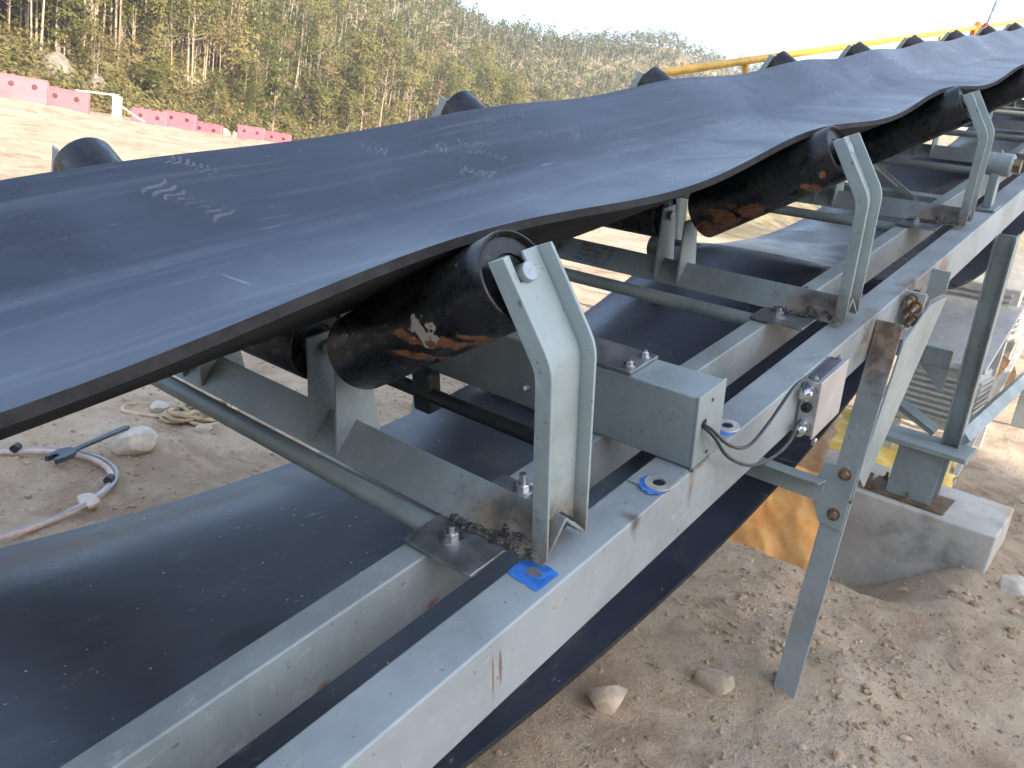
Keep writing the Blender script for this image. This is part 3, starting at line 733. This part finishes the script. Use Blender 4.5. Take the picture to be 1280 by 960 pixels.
me = bpy.data.meshes.new('concrete_footing'); blk.to_mesh(me); blk.free(); me.materials.append(M_conc)
cf = bpy.data.objects.new('concrete_footing', me); COL.objects.link(cf); cf.location = (4.11, 1.25, -.745)
b_ = cf.modifiers.new('bevel', 'BEVEL'); b_.width = .008; b_.segments = 2; b_.limit_method = 'ANGLE'; b_.angle_limit = RAD(50)
tag(cf, 'pale stained concrete footing block behind the angle leg', 'concrete block')
st = thing('column_stub', 'short grey steel column stub with a cap plate on the concrete footing', 'column', (4.0, .60, -.433))
mb = MB()
for a, b, c, e in ((-.10, -.10, -.092, .10), (.092, -.10, .10, .10), (-.092, -.004, .092, .004)):
    mb.box((a, b, .012), (c, e, .262))
mb.build('column', M_paint, st, bevel=.001)
mb = MB(); mb.box((-.16, -.19, .2625), (.16, .19, .287)); mb.build('cap_plate', M_paint, st, bevel=.002)
mb = MB(); mb.box((-.15, -.17, .003), (.15, .19, .0118)); bp = mb.build('base_plate', M_rustbolt, st, bevel=.001)
for (a, b) in ((-.125, .0), (-.125, .15), (.12, .15)):
    mb = MB(); mb.bolt((a, b, .012), (0,0,1), .014, .013, True, .02); mb.build('anchor_bolt', M_rustbolt, bp)
mb = MB(); mb.extr([(-.155, .16, .012), (-.155, .31, .012), (-.155, .31, .03), (-.155, .20, .03), (-.155, .20, .09), (-.155, .16, .09)], (.012, 0, 0)); mb.build('angle_clip', M_rustbolt, st)

def sheet(name, label, cat, org, U, V, n, amp, mat, seed, fold=6.0):
    U, V = Vector(U), Vector(V); N = U.cross(V).normalized(); vs = []; mb = MB()
    for i in range(n+1):
        for j in range(n+1):
            a, b = i/n, j/n
            h = amp*(float(fbm(np.array(a*1.6+seed), np.array(b*2.0+a*1.2), 2)) + .35*float(np.abs(perlin(np.array(a*3+seed), np.array(b*5+a*4)))))
            e = .06*float(perlin(np.array(a*5+seed*3), np.array(b*5.)))
            mb.v.append(tuple(U*(a + e*(.5-abs(b-.5))) + V*(b + e) + N*h))
    for i in range(n):
        for j in range(n):
            k = i*(n+1)+j; mb.f.append((k, k+1, k+n+2, k+n+1))
    o = mb.build(name, mat, None, smooth=50, fix=False); o.location = org
    sm = o.modifiers.new('solid', 'SOLIDIFY'); sm.thickness = .004
    return tag(o, label, cat)
def cloth(name, a, b):
    m = NT(name, .55, 0, .4); v = m.coord(); c = m.mix(m.ramp(m.noise(v, 6, 5, .65), .35, .7), a, b)
    m.base(c); wv = m.noise(m.coord(scale=(1, 1, 1)), 9, 5, .6, 1.5); m.bump(wv, .2, .008)
    return m.m
sheet('orange_tarp', 'crumpled orange sheet slumped against the footing under the belt', 'tarp', (3.36, 1.24, -.87), (.30, .02, .50), (.08, -.46, -.03), 40, .11, cloth('orange_sheet', (.76,.33,.08), (.88,.50,.18)), 2.3)
sheet('yellow_sheet', 'bright yellow plastic sheet lying behind the column stub', 'plastic sheet', (4.55, .50, -.56), (.95, .1, .05), (0, .85, .10), 30, .09, cloth('yellow_plastic', (.72,.47,.08), (.85,.66,.22)), 5.1)
sheet('brown_sheet', 'pale brown torn sheet spread above the orange tarp', 'tarp', (3.75, .98, -.40), (.55, .1, .18), (.05, .62, -.02), 24, .08, cloth('brown_plastic', (.42,.22,.10), (.62,.40,.22)), 8.4)

# ------------------------------------------------------------------ steel stair in the sun under the conveyor
M_pale = simple('pale_steel', (.52,.51,.48), .5, .1, 20, .15)
sta = thing('ribbed_machine', 'pale steel machine with ribbed covers at the right edge, beyond the second leg', 'machine', (5.0, .60, -.62))
def housing(x0, x1, z0, z1, dpt, nf):
    h = MB().box((x0, 0, z0), (x1, dpt, z1)).build('housing', M_pale, sta, bevel=.012)
    for k in range(nf):
        z = z0 + (z1-z0)*(.16 + .68*k/(nf-1)); t = (z1-z0)*.68/(nf-1)*.45
        MB().box((x0+.05, -.022, z), (x1-.05, -.0005, z+t)).build('rib', M_pale, h)
        MB().box((x0-.022, .05, z), (x0-.0005, dpt-.05, z+t)).build('rib', M_pale, h)
    return h
housing(.05, .62, .34, .70, .42, 8); housing(.85, 1.65, .86, 1.20, .5, 7)
MB().extr([(.0, -.03, .72), (1.75, -.03, 1.42), (1.75, .56, 1.42), (.0, .56, .72)], (0, 0, .03)).build('cover', M_pale, sta, bevel=.003)
for (x, y, h) in ((.08, .03, .34), (.08, .36, .34), (1.6, .05, .86), (1.6, .42, .86), (.9, .03, .86)):
    MB().box((x-.03, y-.025, -.03), (x+.03, y+.03, h-.002)).build('leg', M_pale, sta, bevel=.003)
MB().extr([(.10, -.034, .02), (.20, -.034, .02), (1.62, -.034, .80), (1.62, -.034, .86)], (0, .028, 0)).build('side_brace', M_pale, sta)
MB().tube([(2.0, .3, .62), (1.55, .1, .55)], .16, 20).build('drum', M_rustbolt, sta)

# ------------------------------------------------------------------ things on the ground, far side
def gz(x, y): return float(height(np.array(x), np.array(y)))
def stone(name, label, x, y, r, seed, mat, flat=.65, sink=.25):
    bm = bmesh.new(); bmesh.ops.create_icosphere(bm, subdivisions=3, radius=1.0); rd = np.random.default_rng(seed)
    pl = [(Vector(rd.normal(size=3)).normalized(), rd.uniform(.45, .85)) for _ in range(11)]
    for v in bm.verts:
        p = v.co.copy()
        for n_, d in pl:
            e = p.dot(n_) - d
            if e > 0: p -= n_*e*.92
        k = 1 + .06*float(perlin(np.array(p.x*3+seed), np.array(p.y*3+p.z*2)))
        v.co = Vector((p.x*r*1.15*k, p.y*r*k, p.z*r*flat*k))
    me = bpy.data.meshes.new(name); bm.to_mesh(me); bm.free(); me.materials.append(mat)
    me.polygons.foreach_set('use_smooth', [True]*len(me.polygons)); me.set_sharp_from_angle(angle=RAD(28))
    o = bpy.data.objects.new(name, me); COL.objects.link(o); o.location = (x, y, gz(x, y) + r*flat*(1-2*sink)); o.rotation_euler = (0, 0, seed)
    return tag(o, label, 'stone')
M_stone = simple('white_stone', (.62,.54,.45), .85, 0, 18, .2, .5, .01)
M_stone2 = simple('tan_stone', (.52,.41,.30), .9, 0, 16, .3, .5, .01)
stone('stone', 'large cream stone with the end of the wrench resting against it', 1.40, 3.03, .088, 3, M_stone, .8)
stone('stone', 'whitish stone inside the lower bend of the pink hose', 1.05, 2.65, .05, 5, M_stone)
stone('stone', 'small pale stone left of the rope coil', 1.74, 3.46, .055, 8, M_stone)
stone('stone', 'small white stone below the rope coil', 1.80, 3.17, .035, 9, M_stone)
stone('stone', 'pinkish stone half buried in the dirt near the bottom edge', 1.60, .82, .06, 12, M_stone2, .8, .40)
stone('stone', 'broken tan stone left of the foot of the angle leg', 1.93, .66, .06, 14, M_stone2, .9, .4)
stone('stone', 'rounded pale stone at the right edge before the footing', 3.75, .08, .07, 15, M_stone, .7)
stone('stone', 'grey-white stone by the near right corner of the footing', 4.3, .02, .05, 17, M_stone, .7)
hose = thing('pink_hose', 'faded pink hose and grey twin line curving over the dirt', 'hose', (1.0, 2.8, GZ))
hp = [(.45, 2.52), (.62, 2.52), (.80, 2.55), (.97, 2.60), (1.12, 2.69), (1.20, 2.80), (1.215, 2.92), (1.18, 3.03), (1.10, 3.10), (.99, 3.14), (.88, 3.20), (.75, 3.30), (.60, 3.42), (.45, 3.55)]
def gpath(pts, r, lift=0):
    out = cable([(a, b, 0) for a, b in pts], 0)
    zz = np.array([gz(p.x, p.y) for p in out]); kk = 14; zp = np.pad(zz, kk, 'edge'); zz = np.array([zp[i:i+2*kk+1].mean() for i in range(len(zz))])
    return [Vector((p.x-1.0, p.y-2.8, z_ + r*.95 + lift + .006 - GZ)) for p, z_ in zip(out, zz)]
mb = MB(); mb.tube(gpath(hp, .011, .004), .011, 12); mb.build('hose', simple('pink_hose_rubber', (.60,.45,.40), .6, 0, 25, .2), hose)
mb = MB(); mb.tube(gpath([(a+.022, b+.006) for a, b in hp], .006, .016), .006, 10); mb.build('air_line', simple('grey_hose_rubber', (.33,.37,.39), .6, 0, 25, .2), hose)
for (a, b) in ((1.165, 2.745), (1.0, 3.14)):
    mb = MB(); p = Vector((a-1.0, b-2.8, gz(a, b) + .028 - GZ)); mb.tube([p + Vector((-.012, -.012, 0)), p + Vector((.012, .014, 0))], .016, 12); mb.build('clip', M_dark, hose)
wr = thing('wrench', 'dark open-ended adjustable wrench lying across the hose', 'wrench', (1.08, 2.97, gz(1.08, 2.97) + .035), rz=RAD(22))
wr.rotation_euler = (0, RAD(-5), RAD(22))
M_wr = simple('wrench_steel', (.10,.11,.125), .38, .7, 30, .3)
mb = MB(); mb.prism([(.06, -.012), (.12, -.010), (.34, -.014), (.36, -.009), (.36, .009), (.34, .014), (.12, .010), (.06, .012)], 2, 0, .012); mb.build('handle', M_wr, wr, bevel=.003)
mb = MB(); mb.prism([(.075, -.014), (.045, -.034), (.0, -.034), (-.038, -.026), (-.03, -.012), (.004, -.008), (.004, .012), (-.03, .014), (-.036, .026), (-.01, .033), (.04, .034), (.075, .016)], 2, -.004, .018); mb.build('jaw', M_wr, wr, bevel=.002)
mb = MB(); mb.tube([(.035, -.03, .007), (.035, .012, .007)], .008, 12); mb.build('adjusting_screw', M_wr, wr)
rope = thing('rope_coil', 'tangled coil of tan rope on the dirt behind the return belt', 'rope', (1.86, 3.33, gz(1.86, 3.33)))
M_rope = simple('rope_fibre', (.50,.40,.26), .9, 0, 60, .3, .6, .006)
for k in range(4):
    pts = []
    for t in np.linspace(0, 2*math.pi*3.2, 90):
        rr0 = .09 + .035*math.sin(t*1.7+k) + .015*random.random()
        pts.append((math.cos(t+k)*rr0*1.25 + .03*math.sin(t*.6+k), math.sin(t+k)*rr0*.75 + .02*math.cos(t*.4), .014 + .013*k + .012*math.sin(t*2.3+k)))
    mb = MB(); mb.tube(pts, .0095, 7); mb.build('strand', M_rope, rope)
mb = MB(); mb.tube(cable([(-.10, .03, .015), (-.2, .10, .012), (-.26, .2, .012), (-.18, .27, .012), (-.06, .22, .012), (-.02, .10, .03)], 0), .0095, 7); mb.build('loose_end', M_rope, rope)

# gravel: far too many to count
def pebbles(N_, box, rmin, rmax, name, mat, label):
    x0, x1, y0, y1 = box; X_ = rng.uniform(x0, x1, N_); Y_ = rng.uniform(y0, y1, N_)
    keep = fbm(X_*1.3, Y_*1.3, 3) + rng.normal(0, .3, N_) > -.05; X_, Y_ = X_[keep], Y_[keep]; n_ = len(X_)
    r = rmin*(rmax/rmin)**(rng.random(n_)**2.6); Z_ = height(X_, Y_)
    ib = bmesh.new(); bmesh.ops.create_icosphere(ib, subdivisions=1, radius=1.0); ib.verts.ensure_lookup_table()
    bmv = np.array([tuple(v.co) for v in ib.verts]); bmf = np.array([[v.index for v in f.verts] for f in ib.faces]); ib.free(); nv = len(bmv)
    A = rng.uniform(0, 6.28, n_); v = bmv[None]*rng.uniform(.75, 1.2, (n_, nv, 1)); v = v*rng.uniform(.6, 1.3, (n_, 1, 3))
    c, s_ = np.cos(A)[:, None], np.sin(A)[:, None]
    vx = v[..., 0]*c - v[..., 1]*s_; vy = v[..., 0]*s_ + v[..., 1]*c
    V = np.stack([vx*r[:, None] + X_[:, None], vy*r[:, None] + Y_[:, None], v[..., 2]*r[:, None]*.7 + (Z_ + r*.25)[:, None]], -1).reshape(-1, 3)
    F = (bmf[None] + (np.arange(n_)*nv)[:, None, None]).reshape(-1, 3)
    me = bpy.data.meshes.new(name); me.from_pydata(V.tolist(), [], F.tolist()); me.materials.append(mat)
    o = bpy.data.objects.new(name, me); COL.objects.link(o); return stuff(o, label, 'gravel')
def gravelmat():
    m = NT('gravel_stone', .9, 0, .3); v = m.coord(); f = m.noise(v, 9, 3, .6); g = m.noise(v, 40, 2)
    m.base(m.colors(m.math('ADD', m.math('MULTIPLY', f, .4), m.math('MULTIPLY', g, .6)), [(.3, (.24,.155,.095)), (.48, (.44,.31,.20)), (.62, (.56,.43,.30)), (.74, (.66,.57,.46))])); return m.m
pebbles(34000, (.6, 5.5, -.5, 4.6), .0018, .012, 'gravel', gravelmat(), 'loose gravel and crumbs strewn over the bare dirt')

pebbles(650, (1.75, 2.75, .15, .95), .003, .017, 'rubble', bpy.data.materials['gravel_stone'], 'broken rubble and clods round the foot of the angle leg')
pebbles(500, (3.2, 5.0, -.2, .5), .004, .03, 'rubble', bpy.data.materials['gravel_stone'], 'broken rubble along the near side of the concrete footing')
# ------------------------------------------------------------------ water barriers on the bank
M_pink = simple('faded_pink_plastic', (.42,.115,.14), .5, 0, 6, .18, .05)
def polar_xy(a, r): return r*math.cos(RAD(a)), r*math.sin(RAD(a))
def barrier():
    root = thing('water_barrier', '', 'barrier')
    pr = [(-.24, 0), (.24, 0), (.22, .12), (.10, .42), (.085, .80), (-.085, .80), (-.10, .42), (-.22, .12)]
    mb = MB(); mb.prism(pr, 0, -.70, .70); mb.build('body', M_pink, root, bevel=.03, seg=3)
    for x in (-.33, .33):
        mb = MB(); mb.lathe([(0, 0), (.0, .085), (.012, .085), (.02, .06)], (x, -.105, .52), (0, -1, .05), 18); mb.build('grip_hole', simple('pink_hole_shade', (.10,.03,.035), .6), root) if x < 0 else mb.build('grip_hole', bpy.data.materials['pink_hole_shade'], root)  # dark pink disc paints in the shade of a hand hole
        mb = MB(); mb.lathe([(0, .0), (0, .06), (.03, .06), (.03, 0)], (x*.9, 0, .80), (0,0,1), 14); mb.build('filler_cap', M_pink, root)
    mb = MB(); mb.box((.70, -.05, .1), (.735, .05, .74)); mb.build('coupling', M_pink, root)
    return root
bars = [(71.9, 31.6, 'pink water barrier cut by the left edge of the picture'), (69.4, 32.4, 'pink water barrier in the middle of the left group'), (67.2, 33.4, 'pink water barrier at the right end of the left group'),
        (62.6, 39.0, 'pink water barrier just right of the white post'), (60.85, 40.5, 'middle pink water barrier of the group right of the white post'), (59.2, 42.2, 'right pink water barrier of the group right of the white post'),
        (56.5, 47.0, 'left pink water barrier of the pair just above the belt edge'), (54.8, 49.0, 'right pink water barrier of the pair just above the belt edge')]
b0 = barrier()
for k, (a, r, lab) in enumerate(bars):
    o = b0 if k == 0 else dup(b0, lab)
    o['label'] = lab; o['group'] = 'pink water barriers along the bank'
    x, y = polar_xy(a, r); o.location = (x, y, gz(x, y) - .14); o.rotation_euler = (random.uniform(-.03, .03), random.uniform(-.02, .02), RAD(a - 90 + random.uniform(-9, 4) - 8))
M_white = simple('white_paint', (.62,.62,.58), .6, 0, 10, .12)
gt = thing('boom_gate', 'white post with a thin white boom between the pink barriers', 'gate', (*polar_xy(64.45, 36.5), gz(*polar_xy(64.45, 36.5))), rz=RAD(64.45-90))
mb = MB(); mb.box((-.17, -.12, 0), (.17, .12, .80)); mb.build('post', M_white, gt, bevel=.02)
mb = MB(); mb.tube([(-1.45, 0, .74), (.05, -.0, .84)], .035, 8); mb.build('boom', M_white, gt)
mb = MB(); mb.tube([(.17, 0, .45), (.7, 0, .15), (1.0, 0, .02)], .03, 8); mb.build('stay', M_white, gt)
for k, (a, r, s_) in enumerate(((58.05, 50, .34), (57.5, 54, .3), (55.3, 56, .5), (54.6, 53.5, .36))):
    x, y = polar_xy(a, r); o = stone('boulder', ['pale boulder behind the gap between the barrier groups', 'small pale boulder at the foot of the wooded slope', 'large whitish boulder behind the last pink barriers', 'whitish boulder beside the large one behind the last barriers'][k], x, y, s_, 30+k, M_stone2, 1.0, .3); o['category'] = 'boulder'

# ------------------------------------------------------------------ wood on the slope
def leafmat(name, a, b, c_):
    m = NT(name, .6, 0, .25); v = m.coord(); oi = m.n('ShaderNodeObjectInfo')
    f = m.math('ADD', m.math('MULTIPLY', m.noise(v, .55, 3, .6), .6), m.math('MULTIPLY', oi.outputs['Random'], .4))
    col = m.colors(f, [(.28, a), (.5, b), (.72, c_)])
    m.base(col); tr = m.n('ShaderNodeBsdfTranslucent'); m.lk(col, tr.inputs[0])
    mx = m.n('ShaderNodeMixShader'); mx.inputs[0].default_value = .4; m.lk(m.b.outputs[0], mx.inputs[1]); m.lk(tr.outputs[0], mx.inputs[2]); m.lk(mx.outputs[0], m.out.inputs[0])
    return m.m
M_leaf = leafmat('gum_leaves', (.10,.112,.032), (.20,.192,.056), (.30,.26,.092))
M_leaf2 = leafmat('bush_leaves', (.080,.088,.026), (.175,.160,.050), (.28,.235,.095))
M_dry = leafmat('dry_scrub', (.17,.125,.06), (.29,.22,.105), (.40,.31,.17))
def barkmat():
    m = NT('gum_bark', .85, 0, .3); v = m.coord(scale=(1, 1, .3)); f = m.noise(v, 5, 5, .65)
    m.base(m.colors(f, [(.3, (.20,.15,.105)), (.5, (.36,.29,.21)), (.68, (.54,.46,.36))])); m.bump(f, .3, .02); return m.m
M_bark = barkmat()
def quads_mesh(name, C, S, mat, N=None, rg=rng):
    """leaf-spray quads: random orientation, sizes S, centres C"""
    n_ = len(C); a = rg.normal(size=(n_, 3))
    if N is not None:
        N = N/(np.linalg.norm(N, axis=1)[:, None]+1e-6) + rg.normal(size=(n_, 3))*.38 + np.array([0, 0, .25]); N /= np.linalg.norm(N, axis=1)[:, None]
        a -= N*(a*N).sum(1)[:, None]
    a /= np.linalg.norm(a, axis=1)[:, None]
    b = rg.normal(size=(n_, 3)) if N is None else np.cross(N, a); b -= a*(a*b).sum(1)[:, None]; b /= np.linalg.norm(b, axis=1)[:, None]
    a = a*S[:, None]; b = b*(S*rg.uniform(.35, .7, n_))[:, None]
    V = np.stack([C-a, C+b*.9-a*.1, C+a, C-b+a*.15], 1).reshape(-1, 3)
    F = np.arange(n_*4).reshape(-1, 4)
    me = bpy.data.meshes.new(name); me.vertices.add(len(V)); me.vertices.foreach_set('co', V.ravel())
    me.loops.add(F.size); me.loops.foreach_set('vertex_index', F.ravel().astype(np.int32)); me.polygons.add(len(F)); me.polygons.foreach_set('loop_start', np.arange(0, F.size, 4, dtype=np.int32))
    me.update(); me.validate(); me.materials.append(mat); return me
def tree_geo(seed, H, nclump, nleaf, leaf, low=.42, spread=.16):
    rd = np.random.default_rng(seed); mb = MB(); R_ = random.Random(seed)
    lean = (R_.uniform(-.05, .05), R_.uniform(-.05, .05)); pts = []; rs = []
    for k in range(8):
        t = k/7; pts.append((lean[0]*H*t + .10*math.sin(t*5+seed)*t, lean[1]*H*t + .10*math.cos(t*4+seed)*t, H*.93*t - .3)); rs.append(.0085*H*(1-t*.8)+.01)
    mb.tube(pts, rs, 6); C = []; NN = []
    for k in range(nclump):
        t = low + (1-low)*R_.random()**.85; i = min(6, int(t*7)); p = Vector(pts[i]).lerp(Vector(pts[i+1]), t*7-i)
        a = R_.uniform(0, 6.28); ln = H*spread*(1.15-.75*((t-low)/(1-low)))*R_.uniform(.5, 1.2)
        tip = p + Vector((math.cos(a)*ln, math.sin(a)*ln, ln*R_.uniform(.5, 1.1)))
        mb.tube([p, p.lerp(tip, .5) + Vector((0, 0, -.08*ln)), tip], [.0042*H*(1.1-t)+.008, .0025*H*(1.1-t)+.006, .004], 4, cap=False)
        m_ = int(nleaf*R_.uniform(.6, 1.4)); rad = H*.052*R_.uniform(.6, 1.35)
        dd = rd.normal(size=(m_, 3))*np.array([rad, rad, rad*.75]); NN.append(dd + (np.array(tip) - np.array(p))[None]*.5)
        C.append(np.array(tip)[None] + dd)
    return mb, np.concatenate(C), np.concatenate(NN)
TREES = []
for k in range(7):
    H = [13, 11, 14.5, 9, 12, 10.5, 8][k]
    mb, C, NN = tree_geo(40+k, H, [26, 24, 30, 26, 20, 30, 26][k], [34, 40, 34, 42, 22, 36, 48][k], .2, [.45, .38, .5, .2, .5, .32, .15][k], [.15, .17, .14, .2, .13, .18, .24][k])
    cr = quads_mesh('crown', C, rng.uniform(.13, .27, len(C)), M_leaf if k != 4 else M_dry, NN)
    TREES.append((H, mb, cr))
protos = []
def new_tree(k, label, group, loc_, s, rz):
    H, mb, cr = TREES[k]
    root = thing('gum_tree', label, 'tree', loc_, group, rz=rz); root.scale = (s, s, s)
    if len(protos) <= k or protos[k] is None: pass
    if k not in TRUNKS: TRUNKS[k] = mb.build('trunk', M_bark, None, smooth=60); t = TRUNKS[k]
    else: t = bpy.data.objects.new('trunk', TRUNKS[k].data); COL.objects.link(t)
    t.parent = root
    c = bpy.data.objects.new('crown', cr); COL.objects.link(c); c.parent = root
    return root
TRUNKS = {}
def slope_points(n_, a0, a1, t0, t1, pw=1.0):
    a = rng.uniform(a0, a1, n_); t = t0 + (t1-t0)*rng.random(n_)**pw
    r = polar(AZ, FOOT, a) + t*(polar(AZ, RIDGE, a)-polar(AZ, FOOT, a))
    return a, r, r*np.cos(np.radians(a)), r*np.sin(np.radians(a))
cand = []
for (n_, a0, a1, t0, t1) in ((105, 54, 76, .085, .30), (20, 54, 76, .02, .09), (95, 40, 55, .03, .30), (60, 31, 42, .02, .25), (15, 26, 33, .02, .15)):
    a, r, x, y = slope_points(n_, a0, a1, t0, t1, 1.2)
    for j in range(n_): cand.append((r[j], a[j], x[j], y[j]))
cand.sort()
LABX = 'low bushy young tree on the bank behind the pink barriers, one among several alike'
LABT = {0: 'tall pale-trunked gum tree on the left of the wooded slope, one among many alike', 1: 'slender gum tree on the middle of the wooded slope, one among many alike', 2: 'gum tree on the slope behind the handrail end, one among many alike', 3: 'dry brown-leaved gum tree on the wooded slope, one among several alike'}
for (r, a, x, y) in cand[:290]:
    k = random.choice([0, 0, 1, 2, 2, 3, 4, 5, 5, 6]) if r > 1.12*polar(AZ, FOOT, a) else random.choice([3, 6, 6, 4, 5]); z = gz(x, y)
    lab = LABX if (a > 54 and r <= 1.12*polar(AZ, FOOT, a)) else LABT[3] if k == 4 else LABT[0] if a > 55 else LABT[1] if a > 38 else LABT[2]
    new_tree(k, lab, lab.split(',')[0] + 's', (x, y, z - .1), (random.uniform(.5, .9) if a > 57 and r > 1.12*polar(AZ, FOOT, a) else random.uniform(.28, .5) if a > 54 else random.uniform(.45, .7) if a > 50 else random.uniform(.55, .88)), random.uniform(0, 6.28))
# one bright bushy tree by the road
x, y = polar_xy(55.2, 57); tr = new_tree(6, 'bright yellow-green bushy tree behind the last pink barriers', None, (x, y, gz(x, y)-.2), .62, 1.0)
# the rest of the wood, one mass
a, r, x, y = slope_points(5200, 14, 80, .10, 1.12, 1.0)
z = height(x, y, False); C = []; S = []; NF = []; T = MB(); 
for j in range(len(x)):
    H = rng.uniform(3.6, 6.8)*(1.45 if a[j] > 57 else 1); far = r[j]/150; m_ = int(np.clip(62/far, 30, 80)); 
    cc = rng.normal(size=(m_, 3))*np.array([H*.14, H*.14, H*.2]); cl = rng.normal(size=(7, 3))*np.array([H*.13, H*.13, H*.2])
    cc = cl[rng.integers(0, 7, m_)]*.9; dd = rng.normal(size=(m_, 3))*H*.062; NF.append(dd*1.5 + cc*.6); cc = cc + dd
    C.append(cc + np.array([x[j], y[j], z[j] + H*.66])); S.append(rng.uniform(.16, .32, m_)*np.clip(far, .8, 1.5))
    lx, ly = rng.normal(0, .03*H, 2)
    T.tube([(x[j], y[j], z[j]-.3), (x[j]+lx*.4, y[j]+ly*.4, z[j]+H*.5), (x[j]+lx, y[j]+ly, z[j]+H*.95)], [.075, .06, .02], 4, cap=False)
fw = bpy.data.objects.new('far_wood', quads_mesh('far_wood', np.concatenate(C), np.concatenate(S), leafmat('far_leaves', (.10,.112,.034), (.19,.187,.058), (.285,.25,.09)), np.concatenate(NF))); COL.objects.link(fw)
stuff(fw, 'olive gum wood covering the far slope', 'wood')
tw = T.build('far_trunks', M_bark, None, smooth=60, fix=False); stuff(tw, 'mass of pale thin trunks in the far gum wood', 'trunks')
# undergrowth
def scrub(n_, a0, a1, t0, t1, sz, per, leaf, mat, name, label):
    a, r, x, y = slope_points(n_, a0, a1, t0, t1, 1.4); z = height(x, y, False); C = []; S = []; NS = []
    for j in range(n_):
        h = sz*rng.uniform(.5, 1.5); c = rng.normal(size=(per, 3))*np.array([h*.55, h*.55, h*.38]); c[:, 2] = np.abs(c[:, 2])
        C.append(c + np.array([x[j], y[j], z[j]])); NS.append(c + np.array([0, 0, .1*h])); S.append(rng.uniform(.6, 1.4, per)*leaf)
    o = bpy.data.objects.new(name, quads_mesh(name, np.concatenate(C), np.concatenate(S), mat, np.concatenate(NS))); COL.objects.link(o); return stuff(o, label, 'scrub')
scrub(2300, 30, 80, -.04, .4, 1.3, 60, .16, M_leaf2, 'undergrowth', 'low green bushes under the gum trees')
scrub(2200, 30, 80, -.06, .30, .8, 50, .12, M_dry, 'dry_grass', 'tawny dry grass and scrub at the foot of the slope')
# rock outcrops on the slope
for k, (a_, t_, s_) in enumerate(((67.4, .05, 1.1), (65.7, .03, .9), (47.2, .22, 2.0), (44.8, .30, 2.4), (46, .27, 1.8))):
    r_ = float(polar(AZ, FOOT, a_) + t_*(polar(AZ, RIDGE, a_)-polar(AZ, FOOT, a_))); x, y = polar_xy(a_, r_)
    o = stone('rock_outcrop', ['tawny rock outcrop on the slope above the left pink barriers', 'tawny rock outcrop just right of the one above the left barriers', 'grey rock outcrop among trunks in the middle of the slope', 'highest grey rock outcrop among the trunks', 'grey rock outcrop between two others in the middle of the slope'][k], x, y, s_, 60+k, simple('outcrop_rock', (.27,.23,.18), .9, 0, 1.5, .35, .6, .1), 1.25, .38); o['category'] = 'rock'

# ------------------------------------------------------------------ the hazy air of the valley
HZ = 0.0012
if HZ:
    mb = MB(); mb.box((-1420, -1420, -8), (1420, 1420, 150)); hm = bpy.data.materials.new('haze_air'); hm.use_nodes = True
    hn = hm.node_tree; hn.nodes.remove(hn.nodes['Principled BSDF']); pv = hn.nodes.new('ShaderNodeVolumePrincipled')
    pv.inputs['Density'].default_value = HZ; pv.inputs['Color'].default_value = (.93, .95, 1, 1); pv.inputs['Anisotropy'].default_value = .3
    hn.links.new(pv.outputs[0], hn.nodes['Material Output'].inputs['Volume'])
    hz = mb.build('haze', hm, None, smooth=0); stuff(hz, 'pale haze lightening the far wooded ridge', 'haze')
